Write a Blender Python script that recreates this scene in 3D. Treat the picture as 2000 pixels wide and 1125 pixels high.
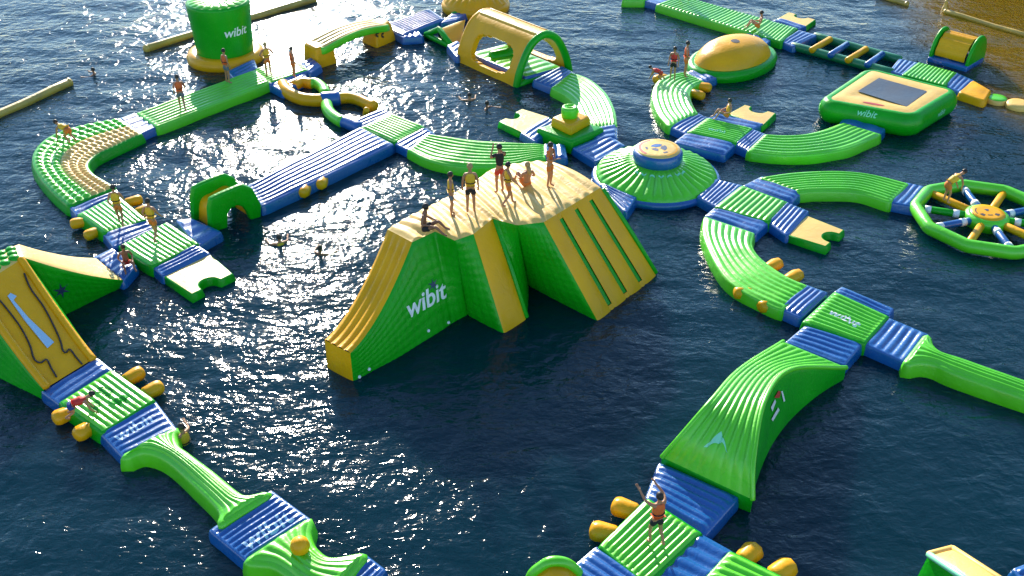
import bpy, bmesh, math, random
import numpy as np
from mathutils import Vector
from mathutils.bvhtree import BVHTree

for o in list(bpy.data.objects):
    bpy.data.objects.remove(o)
scene = bpy.context.scene
C = scene.collection
R = math.radians
random.seed(7)
rng = np.random.default_rng(7)

# ------------------------------------------------------------------ camera
CAM_H, PITCH, FPX = 19.0, R(33.5), 2000.0
cam = bpy.data.cameras.new('camera')
cam.sensor_width = 36.0
cam.lens = 36.0
cam.clip_start = 0.1
cam.clip_end = 3000
cam_o = bpy.data.objects.new('camera', cam)
cam_o.location = (0, 0, CAM_H)
cam_o.rotation_euler = (math.pi/2 - PITCH, 0, 0)
C.objects.link(cam_o)
scene.camera = cam_o

# ------------------------------------------------------------------ sky and sun
SUN_AZ, SUN_EL = R(-13), R(21.5)      # azimuth from +Y, negative = towards -X
world = bpy.data.worlds.new('World')
scene.world = world
world.use_nodes = True
nt = world.node_tree
sky = nt.nodes.new('ShaderNodeTexSky')
sky.sky_type = 'NISHITA'
sky.sun_disc = False
sky.sun_elevation = SUN_EL
sky.sun_rotation = SUN_AZ
sky.air_density = 1.0
sky.dust_density = 0.0
sky.ozone_density = 2.6
nt.links.new(sky.outputs[0], nt.nodes['Background'].inputs[0])
nt.nodes['Background'].inputs[1].default_value = 0.15
sl = bpy.data.lights.new('sun', 'SUN')
sl.energy = 5.0
sl.angle = R(0.53)
sl.color = (1.0, 0.90, 0.74)
sun = bpy.data.objects.new('sun', sl)
sd = Vector((math.sin(SUN_AZ)*math.cos(SUN_EL), math.cos(SUN_AZ)*math.cos(SUN_EL), math.sin(SUN_EL)))
sun.rotation_euler = sd.to_track_quat('Z', 'Y').to_euler()
sun.location = (0, 60, 60)
C.objects.link(sun)
scene.view_settings.view_transform = 'Standard'
scene.view_settings.look = 'None'
scene.view_settings.exposure = 0.95
scene.view_settings.gamma = 1.0
scene.view_settings.use_curve_mapping = False

# ------------------------------------------------------------------ survey helper
CP, SP = math.cos(PITCH), math.sin(PITCH)
def ray(px, py):
    dx, dy = px - 1000.0, 562.5 - py
    return np.array([dx, FPX*CP + dy*SP, -FPX*SP + dy*CP])
def G(px, py, z=0.42):
    """place on the lake that was surveyed from the photo at height z (metres)"""
    r = ray(px, py)
    t = (z - CAM_H)/r[2]
    return np.array([r[0]*t, r[1]*t, z])
def V(px, py, a, b):
    """point on the vertical plane that stands on ground points a, b"""
    n = np.array([b[1]-a[1], -(b[0]-a[0]), 0.0])
    r = ray(px, py)
    o = np.array([0, 0, CAM_H])
    t = np.dot(n, np.array([a[0], a[1], 0]) - o)/np.dot(n, r)
    return o + r*t

# ------------------------------------------------------------------ materials
def new_mat(name):
    m = bpy.data.materials.new(name)
    m.use_nodes = True
    return m, m.node_tree.nodes, m.node_tree.links, m.node_tree.nodes['Principled BSDF']

def vinyl(name, col, rough=0.34, var=0.10, wrinkle=0.005, wscale=3.0, fade=0.06, coat=0.5, spec=0.5):
    """welded PVC: colour drift, scuffs, soft wrinkles, patchy wetness"""
    m, N, L, b = new_mat(name)
    tc = N.new('ShaderNodeTexCoord')
    geo = N.new('ShaderNodeNewGeometry')
    n1 = N.new('ShaderNodeTexNoise'); n1.inputs['Scale'].default_value = 0.9; n1.inputs['Detail'].default_value = 5
    n2 = N.new('ShaderNodeTexNoise'); n2.inputs['Scale'].default_value = 14; n2.inputs['Detail'].default_value = 4
    L.new(geo.outputs['Position'], n1.inputs['Vector']); L.new(geo.outputs['Position'], n2.inputs['Vector'])
    hsv = N.new('ShaderNodeHueSaturation')
    hsv.inputs['Color'].default_value = (*col, 1)
    mr = N.new('ShaderNodeMapRange')
    mr.inputs['From Min'].default_value = 0.3; mr.inputs['From Max'].default_value = 0.7
    mr.inputs['To Min'].default_value = 1 - var; mr.inputs['To Max'].default_value = 1 + var
    L.new(n1.outputs['Fac'], mr.inputs['Value']); L.new(mr.outputs[0], hsv.inputs['Value'])
    # scuffed, faded flecks
    mx = N.new('ShaderNodeMix'); mx.data_type = 'RGBA'
    mr2 = N.new('ShaderNodeMapRange'); mr2.inputs['From Min'].default_value = 0.56; mr2.inputs['From Max'].default_value = 0.75
    mr2.inputs['To Min'].default_value = 0.0; mr2.inputs['To Max'].default_value = fade*2.5
    L.new(n2.outputs['Fac'], mr2.inputs['Value']); L.new(mr2.outputs[0], mx.inputs['Factor'])
    L.new(hsv.outputs[0], mx.inputs[6]); mx.inputs[7].default_value = (0.45, 0.45, 0.36, 1)
    L.new(mx.outputs[2], b.inputs['Base Color'])
    mr3 = N.new('ShaderNodeMapRange'); mr3.inputs['From Min'].default_value = 0.35; mr3.inputs['From Max'].default_value = 0.65
    mr3.inputs['To Min'].default_value = rough - 0.08; mr3.inputs['To Max'].default_value = rough + 0.12
    L.new(n1.outputs['Fac'], mr3.inputs['Value']); L.new(mr3.outputs[0], b.inputs['Roughness'])
    n3 = N.new('ShaderNodeTexNoise'); n3.inputs['Scale'].default_value = wscale; n3.inputs['Detail'].default_value = 3
    n3.inputs['Distortion'].default_value = 1.2
    L.new(geo.outputs['Position'], n3.inputs['Vector'])
    bp = N.new('ShaderNodeBump'); bp.inputs['Distance'].default_value = wrinkle*4; bp.inputs['Strength'].default_value = 0.8
    L.new(n3.outputs['Fac'], bp.inputs['Height']); L.new(bp.outputs[0], b.inputs['Normal'])
    b.inputs['Specular IOR Level'].default_value = spec
    b.inputs['Coat Weight'].default_value = coat
    b.inputs['Coat Roughness'].default_value = 0.26
    return m

M = {}
M['lime'] = vinyl('lime_vinyl', (0.105, 0.62, 0.005), 0.36, fade=0.03)
M['green'] = vinyl('green_vinyl', (0.003, 0.34, 0.004), 0.36, wscale=4, coat=0.12, spec=0.3, fade=0.02)
M['deepgreen'] = vinyl('deep_green_vinyl', (0.004, 0.19, 0.06), 0.32)
M['blue'] = vinyl('blue_vinyl', (0.001, 0.095, 0.34), 0.30, wrinkle=0.006, wscale=4, coat=0.7, fade=0.03)
M['yellow'] = vinyl('yellow_vinyl', (0.82, 0.38, 0.0008), 0.38, coat=0.08, spec=0.28, fade=0.02)
M['cream'] = vinyl('glare_pale_yellow_vinyl', (0.80, 0.50, 0.12), 0.45, coat=0.1, spec=0.4)  # sun glare on yellow tops painted into the colour; faded exit mats too
M['boom'] = vinyl('yellow_boom_vinyl', (0.50, 0.33, 0.045), 0.5, var=0.25)
M['white'] = vinyl('white_print', (0.80, 0.82, 0.82), 0.5, var=0.03, wrinkle=0.0)
M['mint'] = vinyl('mint_print', (0.25, 0.75, 0.45), 0.5, var=0.03, wrinkle=0.0)
M['sky_print'] = vinyl('light_blue_print', (0.36, 0.55, 0.74), 0.5, var=0.03, wrinkle=0.0)
M['black'] = vinyl('black_mesh_fabric', (0.012, 0.014, 0.018), 0.55, fade=0.02)
M['rope'] = vinyl('dark_rope', (0.03, 0.015, 0.01), 0.7)
M['navy_print'] = vinyl('navy_print', (0.01, 0.03, 0.10), 0.5, wrinkle=0.0)
M['red_print'] = vinyl('red_print', (0.55, 0.03, 0.02), 0.5, wrinkle=0.0)
M['jet'] = vinyl('jet_trampoline_bed', (0.022, 0.026, 0.034), 0.45, fade=0.03)

def plain(name, col, rough=0.6, sss=0.0):
    m, N, L, b = new_mat(name)
    geo = N.new('ShaderNodeNewGeometry')
    n1 = N.new('ShaderNodeTexNoise'); n1.inputs['Scale'].default_value = 9; n1.inputs['Detail'].default_value = 3
    L.new(geo.outputs['Position'], n1.inputs['Vector'])
    mr = N.new('ShaderNodeMapRange'); mr.inputs['To Min'].default_value = 0.8; mr.inputs['To Max'].default_value = 1.2
    L.new(n1.outputs['Fac'], mr.inputs['Value'])
    hsv = N.new('ShaderNodeHueSaturation'); hsv.inputs['Color'].default_value = (*col, 1)
    L.new(mr.outputs[0], hsv.inputs['Value']); L.new(hsv.outputs[0], b.inputs['Base Color'])
    b.inputs['Roughness'].default_value = rough
    return m
M['skin'] = plain('tanned_skin', (0.42, 0.19, 0.09), 0.5)
M['skin_dark'] = plain('deep_tanned_skin', (0.26, 0.11, 0.055), 0.5)
M['hair_dark'] = plain('dark_hair', (0.018, 0.011, 0.008), 0.55)
M['hair_fair'] = plain('fair_hair', (0.40, 0.25, 0.09), 0.5)
M['vest_yellow'] = plain('yellow_life_vest', (0.72, 0.42, 0.02), 0.6)
M['vest_orange'] = plain('orange_life_vest', (0.75, 0.13, 0.02), 0.6)
M['vest_red'] = plain('red_life_vest', (0.60, 0.03, 0.02), 0.6)
M['cloth_black'] = plain('black_cloth', (0.012, 0.012, 0.014), 0.8)
M['cloth_red'] = plain('red_cloth', (0.60, 0.05, 0.02), 0.8)
M['cloth_blue'] = plain('blue_cloth', (0.02, 0.05, 0.22), 0.8)
M['cloth_grey'] = plain('grey_cloth', (0.13, 0.15, 0.17), 0.8)
M['cloth_orange'] = plain('orange_cloth', (0.65, 0.17, 0.02), 0.8)
M['eye'] = plain('eye', (0.02, 0.015, 0.01), 0.3)

def water_mat():
    m, N, L, b = new_mat('lake_water')
    geo = N.new('ShaderNodeNewGeometry')
    def noise(scale, sx, sy, rot, detail=3, rough=0.55, dist=0.0):
        mp = N.new('ShaderNodeMapping')
        mp.inputs['Rotation'].default_value = (0, 0, rot)
        mp.inputs['Scale'].default_value = (sx, sy, 1)
        L.new(geo.outputs['Position'], mp.inputs['Vector'])
        n = N.new('ShaderNodeTexNoise')
        n.inputs['Scale'].default_value = scale; n.inputs['Detail'].default_value = detail
        n.inputs['Roughness'].default_value = rough; n.inputs['Distortion'].default_value = dist
        L.new(mp.outputs[0], n.inputs['Vector'])
        return n.outputs['Fac']
    def mul(a, k):
        q = N.new('ShaderNodeMath'); q.operation = 'MULTIPLY'; L.new(a, q.inputs[0])
        if isinstance(k, float): q.inputs[1].default_value = k
        else: L.new(k, q.inputs[1])
        return q.outputs[0]
    def add(a, c):
        q = N.new('ShaderNodeMath'); q.operation = 'ADD'; L.new(a, q.inputs[0]); L.new(c, q.inputs[1])
        return q.outputs[0]
    big = noise(0.35, 1, 1, 0.3, 3)
    mid = noise(1.25, 0.75, 1.35, R(18), 3, 0.5, 0.5)
    mid2 = noise(1.6, 1.3, 0.8, R(-38), 2, 0.5, 0.4)
    fine = noise(4.2, 0.8, 1.3, R(10), 3, 0.55, 0.6)
    gust = N.new('ShaderNodeMapRange'); gust.inputs['From Min'].default_value = 0.35; gust.inputs['From Max'].default_value = 0.65
    gust.inputs['To Min'].default_value = 0.65; gust.inputs['To Max'].default_value = 1.15
    L.new(big, gust.inputs['Value'])
    h = add(add(mul(mid, WAVE_MID), mul(mid2, WAVE_MID*0.7)), mul(fine, WAVE_FINE))
    h = mul(h, gust.outputs[0])
    bp = N.new('ShaderNodeBump'); bp.inputs['Strength'].default_value = 1.0; bp.inputs['Distance'].default_value = 1.0
    L.new(h, bp.inputs['Height']); L.new(bp.outputs[0], b.inputs['Normal'])
    # colour of the water body: deep blue, far right painted with the bank's olive reflection
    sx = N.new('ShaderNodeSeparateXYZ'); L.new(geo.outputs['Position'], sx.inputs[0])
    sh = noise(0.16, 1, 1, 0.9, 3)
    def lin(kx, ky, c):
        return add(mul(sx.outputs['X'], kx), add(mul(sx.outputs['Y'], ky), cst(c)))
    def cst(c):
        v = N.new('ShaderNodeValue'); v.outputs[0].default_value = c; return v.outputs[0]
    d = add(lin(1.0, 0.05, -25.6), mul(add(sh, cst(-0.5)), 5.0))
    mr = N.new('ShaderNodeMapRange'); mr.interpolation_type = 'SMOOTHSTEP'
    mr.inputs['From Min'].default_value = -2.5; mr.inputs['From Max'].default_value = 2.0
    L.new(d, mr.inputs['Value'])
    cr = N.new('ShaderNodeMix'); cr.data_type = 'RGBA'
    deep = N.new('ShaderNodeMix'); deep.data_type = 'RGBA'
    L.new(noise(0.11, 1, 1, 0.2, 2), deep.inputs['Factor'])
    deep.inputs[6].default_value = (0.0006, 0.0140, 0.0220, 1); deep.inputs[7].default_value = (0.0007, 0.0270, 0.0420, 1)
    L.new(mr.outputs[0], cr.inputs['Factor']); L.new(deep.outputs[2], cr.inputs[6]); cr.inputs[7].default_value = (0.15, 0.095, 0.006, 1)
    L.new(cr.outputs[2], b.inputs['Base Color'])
    b.inputs['Roughness'].default_value = 0.09
    b.inputs['IOR'].default_value = 1.33
    # light scattered inside the water body spreads sideways over metres
    b.subsurface_method = 'BURLEY'
    b.inputs['Subsurface Weight'].default_value = 1.0
    b.inputs['Subsurface Radius'].default_value = (0.6, 1.0, 1.0)
    b.inputs['Subsurface Scale'].default_value = 2.5
    b.inputs['Specular IOR Level'].default_value = 0.5
    return m
WAVE_MID, WAVE_FINE = 0.080, 0.027
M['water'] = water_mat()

# ------------------------------------------------------------------ object helpers
def link(name, verts, faces, mat, parent=None, smooth=True):
    me = bpy.data.meshes.new(name)
    v = np.asarray(verts, float)
    if parent is not None:
        v = v - np.array(parent.location)
    me.from_pydata(v.tolist(), [], [list(f) for f in faces])
    me.materials.append(M[mat] if isinstance(mat, str) else mat)
    if smooth:
        me.polygons.foreach_set('use_smooth', [True]*len(me.polygons))
    o = bpy.data.objects.new(name, me)
    C.objects.link(o)
    if parent is not None:
        o.parent = parent
    me.update()
    return o
USED = set()
def thing(name, label, cat, loc, group=None):
    o = bpy.data.objects.new(name, None)
    o.empty_display_size = 0.3
    o.location = tuple(float(c) for c in loc)
    o['label'] = label; o['category'] = cat
    if group: o['group'] = group
    C.objects.link(o)
    return o
def recalc(o):
    bm = bmesh.new(); bm.from_mesh(o.data)
    bmesh.ops.recalc_face_normals(bm, faces=bm.faces)
    bm.to_mesh(o.data); bm.free()

def catmull(P, n, closed=False):
    P = [np.asarray(p, float) for p in P]
    if len(P) == 2 and not closed:
        return np.array([P[0] + (P[1]-P[0])*t for t in np.linspace(0, 1, n)])
    out = []
    k = len(P)
    segs = k if closed else k-1
    for i in range(segs):
        if closed:
            p0, p1, p2, p3 = P[(i-1) % k], P[i], P[(i+1) % k], P[(i+2) % k]
        else:
            p1, p2 = P[i], P[i+1]
            p0 = P[i-1] if i > 0 else 2*p1 - p2
            p3 = P[i+2] if i+2 < k else 2*p2 - p1
        for t in np.linspace(0, 1, 24, endpoint=False):
            out.append(0.5*((2*p1) + (-p0+p2)*t + (2*p0-5*p1+4*p2-p3)*t*t + (-p0+3*p1-3*p2+p3)*t**3))
    out.append(P[0] if closed else P[-1])
    return resample(np.array(out), n)
def resample(A, n):
    d = np.r_[0, np.cumsum(np.linalg.norm(np.diff(A, axis=0), axis=1))]
    s = np.linspace(0, d[-1], n)
    return np.stack([np.interp(s, d, A[:, k]) for k in range(A.shape[1])], 1)

def grid_mesh(P):
    m, n = P.shape[:2]
    v = P.reshape(-1, 3)
    f = [(i*n+j, i*n+j+1, (i+1)*n+j+1, (i+1)*n+j) for i in range(m-1) for j in range(n-1)]
    return v, f
def grid_loop(P):
    return np.concatenate([P[0, :-1], P[:-1, -1], P[-1, :0:-1], P[:0:-1, 0]])

def skirt(loop, r=0.10, zb=-0.2, bulge=0.05, steps=4):
    """rounded air-chamber side that hangs from a closed loop of points"""
    L = np.asarray(loop, float)
    xy = L[:, :2]
    area = 0.5*np.sum(xy[:, 0]*np.roll(xy[:, 1], -1) - np.roll(xy[:, 0], -1)*xy[:, 1])
    e = np.roll(xy, -1, 0) - xy
    e /= np.maximum(np.linalg.norm(e, axis=1, keepdims=True), 1e-9)
    nrm = np.stack([e[:, 1], -e[:, 0]], 1)*(1 if area > 0 else -1)
    nv = nrm + np.roll(nrm, 1, 0)
    nv /= np.maximum(np.linalg.norm(nv, axis=1, keepdims=True), 1e-6)
    rings = [L]
    for k in range(1, steps+1):
        a = k/steps*math.pi/2
        q = L.copy(); q[:, :2] += nv*(r*math.sin(a)); q[:, 2] -= r*(1-math.cos(a))
        rings.append(q)
    zmid = rings[-1][:, 2]
    for t, b in ((0.35, 0.8), (0.7, 0.9), (1.0, 0.0)):
        q = rings[steps].copy(); q[:, :2] += nv*(bulge*b); q[:, 2] = zmid + (zb - zmid)*t
        rings.append(q)
    n = len(L)
    v = np.concatenate(rings)
    f = []
    for k in range(len(rings)-1):
        for i in range(n):
            j = (i+1) % n
            q = (k*n+i, (k+1)*n+i, (k+1)*n+j, k*n+j)
            f.append(q if area > 0 else q[::-1])
    return v, f

def rib(s, n, p=0.48):
    return 1 - np.abs(np.cos(math.pi*n*s))**3
def bilinear(a, b, c, d, m, n):
    s = np.linspace(0, 1, m)[:, None, None]; t = np.linspace(0, 1, n)[None, :, None]
    a, b, c, d = (np.asarray(q, float)[None, None, :] for q in (a, b, c, d))
    return a*(1-s)*(1-t) + b*s*(1-t) + c*s*t + d*(1-s)*t
def wobble(P, amp):
    x, y = P[..., 0], P[..., 1]
    return amp*(np.sin(1.7*x+0.6*y+1.3) + np.sin(1.1*y-0.8*x+4.1) + 0.6*np.sin(3.9*x+2.2) * np.sin(3.3*y))
def top_grid(P, nrib, amp, ends=0.05, axis=1, wob=0.012):
    """P grid; ribs run along axis 0 and are spread over axis 1 (or the other way)"""
    m, n = P.shape[:2]
    t = np.linspace(0, 1, n)[None, :]; s = np.linspace(0, 1, m)[:, None]
    if axis == 1: h = rib(t, nrib)*np.clip(np.minimum(s, 1-s)/ends, 0, 1)**0.5
    else: h = rib(s, nrib)*np.clip(np.minimum(t, 1-t)/ends, 0, 1)**0.5
    edge = np.clip(np.minimum(np.minimum(s, 1-s), np.minimum(t, 1-t))/0.06, 0, 1)
    P = P.copy()
    P[..., 2] += amp*h + wobble(P, wob)*edge
    return P

def pad(th, P, nrib=9, amp=0.055, mat='lime', side='lime', r=0.09, ends=0.05, axis=1, zb=-0.2, wob=0.012):
    Q = top_grid(P, nrib, amp, ends, axis, wob)
    dk = link('deck', *grid_mesh(Q), mat, th)
    # normals up
    if dk.data.polygons[len(dk.data.polygons)//2].normal.z < 0: dk.data.flip_normals()
    link('side', *skirt(grid_loop(P), r, zb), side, th)
    return dk

ZD, ZC = 0.42, 0.35
def quad_px(px, z, m, n):
    return bilinear(*[G(*p, z) for p in px], m, n)
def centre(px):
    p = np.mean([G(*q, 0) for q in px], 0); p[2] = 0
    return p
def platform(px, label, nrib=9, mat='lime', side='green', name='floating_platform', cat='floating platform', z=ZD, group='square green platforms', amp=0.055):
    th = thing(name, label, cat, centre(px), group)
    dk = pad(th, quad_px(px, z, 16, nrib*8+1), nrib, amp, mat, side)
    return th, dk
th_dk = {}
def connector(px, label, nrib=4, z=ZC, amp=0.05, grp='blue connector mats'):
    th = thing('connector_mat', label, 'connector mat', centre(px), grp)
    P = quad_px(px, z, 18, nrib*8+1)
    # sagging vinyl
    dk = pad(th, P, nrib, amp, 'blue', 'blue', r=0.08, ends=0.08, wob=0.02)
    th_dk[th.name] = dk
    return th
def strip(Lpx, Rpx, z=ZD, m=60, n=73):
    A = catmull([G(*p, z) for p in Lpx], m); B = catmull([G(*p, z) for p in Rpx], m)
    t = np.linspace(0, 1, n)[None, :, None]
    return A[:, None, :]*(1-t) + B[:, None, :]*t
def walkway(Lpx, Rpx, label, nrib=8, m=60, mat='lime', side='lime', axis=1, group='curved green walkways', amp=0.05, name='floating_walkway'):
    P = strip(Lpx, Rpx, ZD, m, nrib*8+1)
    c = P.reshape(-1, 3).mean(0); c[2] = 0
    th = thing(name, label, 'walkway', c, group)
    dk = pad(th, P, nrib, amp, mat, side, ends=0.02, axis=axis)
    return th, dk

def tube_geo(path, rad, sides=14, closed=False, cap=True, sq=1.0):
    P = np.asarray(path, float); n = len(P)
    rad = np.full(n, rad) if np.isscalar(rad) else np.asarray(rad, float)
    if closed: T = np.roll(P, -1, 0) - np.roll(P, 1, 0)
    else: T = np.gradient(P, axis=0)
    T /= np.maximum(np.linalg.norm(T, axis=1, keepdims=True), 1e-9)
    up = np.array([0, 0, 1.0])
    rings = []
    a = np.linspace(0, 2*math.pi, sides, endpoint=False)
    for i in range(n):
        s = np.cross(T[i], up)
        if np.linalg.norm(s) < 1e-3: s = np.cross(T[i], [0, 1, 0.])
        s /= np.linalg.norm(s); u = np.cross(s, T[i])
        rings.append((P[i], s, u, rad[i], T[i]))
    V_, idx = [], []
    def ring(c, s, u, r):
        idx.append(len(V_))
        for t in a: V_.append(c + s*(r*math.cos(t)) + u*(r*sq*math.sin(t)))
    if cap and not closed:
        c, s, u, r, t = rings[0]
        for k in (0.25, 0.6, 0.87): ring(c - t*(r*0.45*math.sqrt(max(0, 1-k*k))), s, u, r*k)
    for c, s, u, r, t in rings: ring(c, s, u, r)
    if cap and not closed:
        c, s, u, r, t = rings[-1]
        for k in (0.87, 0.6, 0.25): ring(c + t*(r*0.45*math.sqrt(max(0, 1-k*k))), s, u, r*k)
    F_ = []
    m = len(idx)
    for k in range(m if closed else m-1):
        p, q = idx[k], idx[(k+1) % m]
        for i in range(sides):
            j = (i+1) % sides
            F_.append((p+i, p+j, q+j, q+i))
    if not closed:
        F_.append(tuple(idx[0]+i for i in range(sides))[::-1]); F_.append(tuple(idx[-1]+i for i in range(sides)))
    return np.array(V_), F_
def tube(name, path, rad, mat, th, sides=14, closed=False, sq=1.0):
    o = link(name, *tube_geo(path, rad, sides, closed, True, sq), mat, th)
    recalc(o)
    return o
def block(th, a, b, rad=0.2, name='grab_block', z=0.22):
    """yellow hexagonal grab block sticking out of a platform side"""
    A, B = G(*a, z), G(*b, z)
    path = np.array([A + (B-A)*t for t in (0, 0.3, 0.6, 0.85, 1)])
    o = link(name, *tube_geo(path, [rad*1.0, rad*1.05, rad*1.12, rad*1.15, rad*1.05], 7, sq=0.9), 'yellow', th)
    recalc(o)
    return o
def revolve(cx, cy, prof, n=64, sx=1, sy=1, rot=0, ribs=0, amp=0.0, closed_top=True):
    """prof: list of (radius, z, ribweight)"""
    V_, F_ = [], []
    c, s = math.cos(rot), math.sin(rot)
    for q in prof:
        r, z = q[0], q[1]; w = q[2] if len(q) > 2 else 0
        for i in range(n):
            a = 2*math.pi*i/n
            x, y = r*math.cos(a)*sx, r*math.sin(a)*sy
            zz = z + (w*amp*(abs(math.sin(a*ribs/2))**0.8) if ribs else 0)
            V_.append((cx + x*c - y*s, cy + x*s + y*c, zz))
    for k in range(len(prof)-1):
        for i in range(n):
            j = (i+1) % n
            F_.append((k*n+i, k*n+j, (k+1)*n+j, (k+1)*n+i))
    F_.append(tuple((len(prof)-1)*n+i for i in range(n)))
    return np.array(V_), F_
def surf(name, v, f, mat, th):
    o = link(name, v, f, mat, th); recalc(o); return o
def bev(o, w=0.06, seg=3, ang=35):
    m = o.modifiers.new('bevel', 'BEVEL'); m.width = w; m.segments = seg; m.limit_method = 'ANGLE'; m.angle_limit = R(ang)
    return o
def slab_plane(name, outline, off, mat, th, w=0.07):
    """thick panel: world outline (vertical plane) extruded by the offset vector"""
    O = [np.asarray(p, float) for p in outline]; n = len(O)
    v = O + [p + off for p in O]
    f = [tuple(range(n)), tuple(range(2*n-1, n-1, -1))] + [(i, (i+1) % n, n+(i+1) % n, n+i) for i in range(n)]
    o = link(name, v, f, mat, th, smooth=True); recalc(o); bev(o, w)
    return o
def poly_pad(th, outline, z, mat, side, r=0.06, topname='deck', zb=-0.2):
    L = np.array([[p[0], p[1], z] for p in outline])
    xy = L[:, :2]
    if np.sum(xy[:, 0]*np.roll(xy[:, 1], -1) - np.roll(xy[:, 0], -1)*xy[:, 1]) < 0: L = L[::-1].copy()
    bm = bmesh.new()
    vs = [bm.verts.new(Vector(p - np.array(th.location))) for p in L]
    bm.faces.new(vs)
    bmesh.ops.triangulate(bm, faces=bm.faces)
    me = bpy.data.meshes.new(topname); bm.to_mesh(me); bm.free()
    me.materials.append(M[mat])
    o = bpy.data.objects.new(topname, me); C.objects.link(o); o.parent = th
    link('side', *skirt(L, r, zb), side, th)
    return o

def text_geo(s, size=1.0, shear=0.25, bold=0.012):
    c = bpy.data.curves.new('lettering', 'FONT')
    c.body = s; c.size = size; c.shear = shear; c.align_x = 'CENTER'; c.align_y = 'CENTER'; c.offset = bold*size
    o = bpy.data.objects.new('lettering', c)
    me = bpy.data.meshes.new_from_object(o)
    bm = bmesh.new(); bm.from_mesh(me)
    bmesh.ops.triangulate(bm, faces=bm.faces)
    for _ in range(3):
        ed = [e for e in bm.edges if e.calc_length() > 0.12*size]
        if not ed: break
        bmesh.ops.subdivide_edges(bm, edges=ed, cuts=1)
        bmesh.ops.triangulate(bm, faces=bm.faces)
    v = np.array([p.co[:] for p in bm.verts]); f = [[q.index for q in p.verts] for p in bm.faces]
    bm.free(); bpy.data.objects.remove(o); bpy.data.curves.remove(c); bpy.data.meshes.remove(me)
    return v, f
def bvh_of(o):
    off = Vector(o.parent.location) if o.parent else Vector()
    vs = [v.co + off for v in o.data.vertices]
    return BVHTree.FromPolygons(vs, [p.vertices[:] for p in o.data.polygons])
def drape(th, tgt, v2, f, org, ex, ey, mat, name='lettering', eps=0.006, parent=None):
    """lay flat print (2-d verts) over the surface of tgt; ex, ey span the print plane"""
    ex, ey = Vector(ex), Vector(ey)
    n = ex.cross(ey).normalized()
    B = bvh_of(tgt); out = []
    for p in v2:
        w = Vector(org) + ex*p[0] + ey*p[1]
        h = B.ray_cast(w + n*1.5, -n)
        out.append((h[0] if h[0] is not None else w) + n*eps)
    return link(name, np.array(out), f, mat, th if parent is None else parent, smooth=False)

# ------------------------------------------------------------------ the lake
def lake():
    def axis(lo, hi, step, out):
        core = np.arange(lo, hi+step/2, step)
        g = step*np.cumsum(1.12**np.arange(1, 200)); g = g[g < out]
        return np.r_[(lo - g)[::-1], core, hi + g]
    xs = axis(-32, 32, 0.24, 900); ys = axis(13, 68, 0.24, 900)
    X, Y = np.meshgrid(xs, ys)
    Z = np.zeros_like(X)
    r = np.random.default_rng(3)
    for k in range(34):
        lam = 1.3*1.07**k if k < 22 else r.uniform(1.2, 3)
        ang = R(250) + r.normal(0, 0.55)
        a = 0.0042*lam**0.9
        kk = 2*math.pi/lam
        Z += a*np.sin(kk*(X*math.cos(ang)+Y*math.sin(ang)) + r.uniform(0, 6.28))
    fade = np.clip(1 - (np.maximum(np.abs(X)-32, 0) + np.maximum(Y-68, 0) + np.maximum(13-Y, 0))/25, 0, 1)
    Z *= fade*0.38
    # rings spreading from moving platforms
    for cx, cy, r0, r1 in ((*G(1430, 165, 0)[:2], 1.0, 4.6), (*G(930, 200, 0)[:2], 0.3, 3.2), (*G(1285, 150, 0)[:2], .4, 3.0)):
        d = np.hypot(X-cx, Y-cy)
        Z += 0.011*np.sin(2*math.pi*d/0.62)*np.exp(-((d-(r0+r1)/2)/((r1-r0)/2))**2)
    n, m = X.shape
    P = np.stack([X, Y, Z], -1)
    v, f = grid_mesh(P)
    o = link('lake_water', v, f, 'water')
    if o.data.polygons[0].normal.z < 0: o.data.flip_normals()
    o['kind'] = 'structure'
lake()
def far_bank():
    m, N, L, b = new_mat('wooded_bank')
    geo = N.new('ShaderNodeNewGeometry')
    n = N.new('ShaderNodeTexNoise'); n.inputs['Scale'].default_value = 0.9; n.inputs['Detail'].default_value = 6
    L.new(geo.outputs['Position'], n.inputs['Vector'])
    cr = N.new('ShaderNodeValToRGB')
    cr.color_ramp.elements[0].color = (0.012, 0.014, 0.003, 1); cr.color_ramp.elements[0].position = 0.35
    cr.color_ramp.elements[1].color = (0.075, 0.060, 0.012, 1); cr.color_ramp.elements[1].position = 0.65
    L.new(n.outputs['Fac'], cr.inputs[0]); L.new(cr.outputs[0], b.inputs['Base Color'])
    b.inputs['Roughness'].default_value = 0.9
    # a wooded slope that rises behind the olive-brown water and bends round to the right
    foot_ = catmull([(27, 76, 0), (31, 70, 0), (38, 64, 0), (46, 58, 0), (56, 48, 0), (66, 34, 0)], 120)
    P = []
    r = np.random.default_rng(11)
    for i, p in enumerate(foot_):
        t = foot_[min(i+1, 119)] - foot_[max(i-1, 0)]; t /= np.linalg.norm(t)
        nrm = np.array([-t[1], t[0], 0])
        end = min(1, i/14)
        row = []
        for k, (d, z) in enumerate(((-.6, -.4), (0, .2), (1.5, 2.2), (3, 5.5), (5, 9.0), (8, 12.0), (14, 14.0), (26, 15.0), (45, 12.0), (60, -.5))):
            j = r.normal(0, .5) if k > 1 else 0
            q = p + nrm*d
            row.append([q[0] + j, q[1] + j, max(-.5, z*(.35+.65*end) + (r.normal(0, .7) if 1 < k < 9 else 0))])
        P.append(row)
    o = link('wooded_bank', *grid_mesh(np.array(P)), m)
    recalc(o)
    o['kind'] = 'structure'
far_bank()

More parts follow.
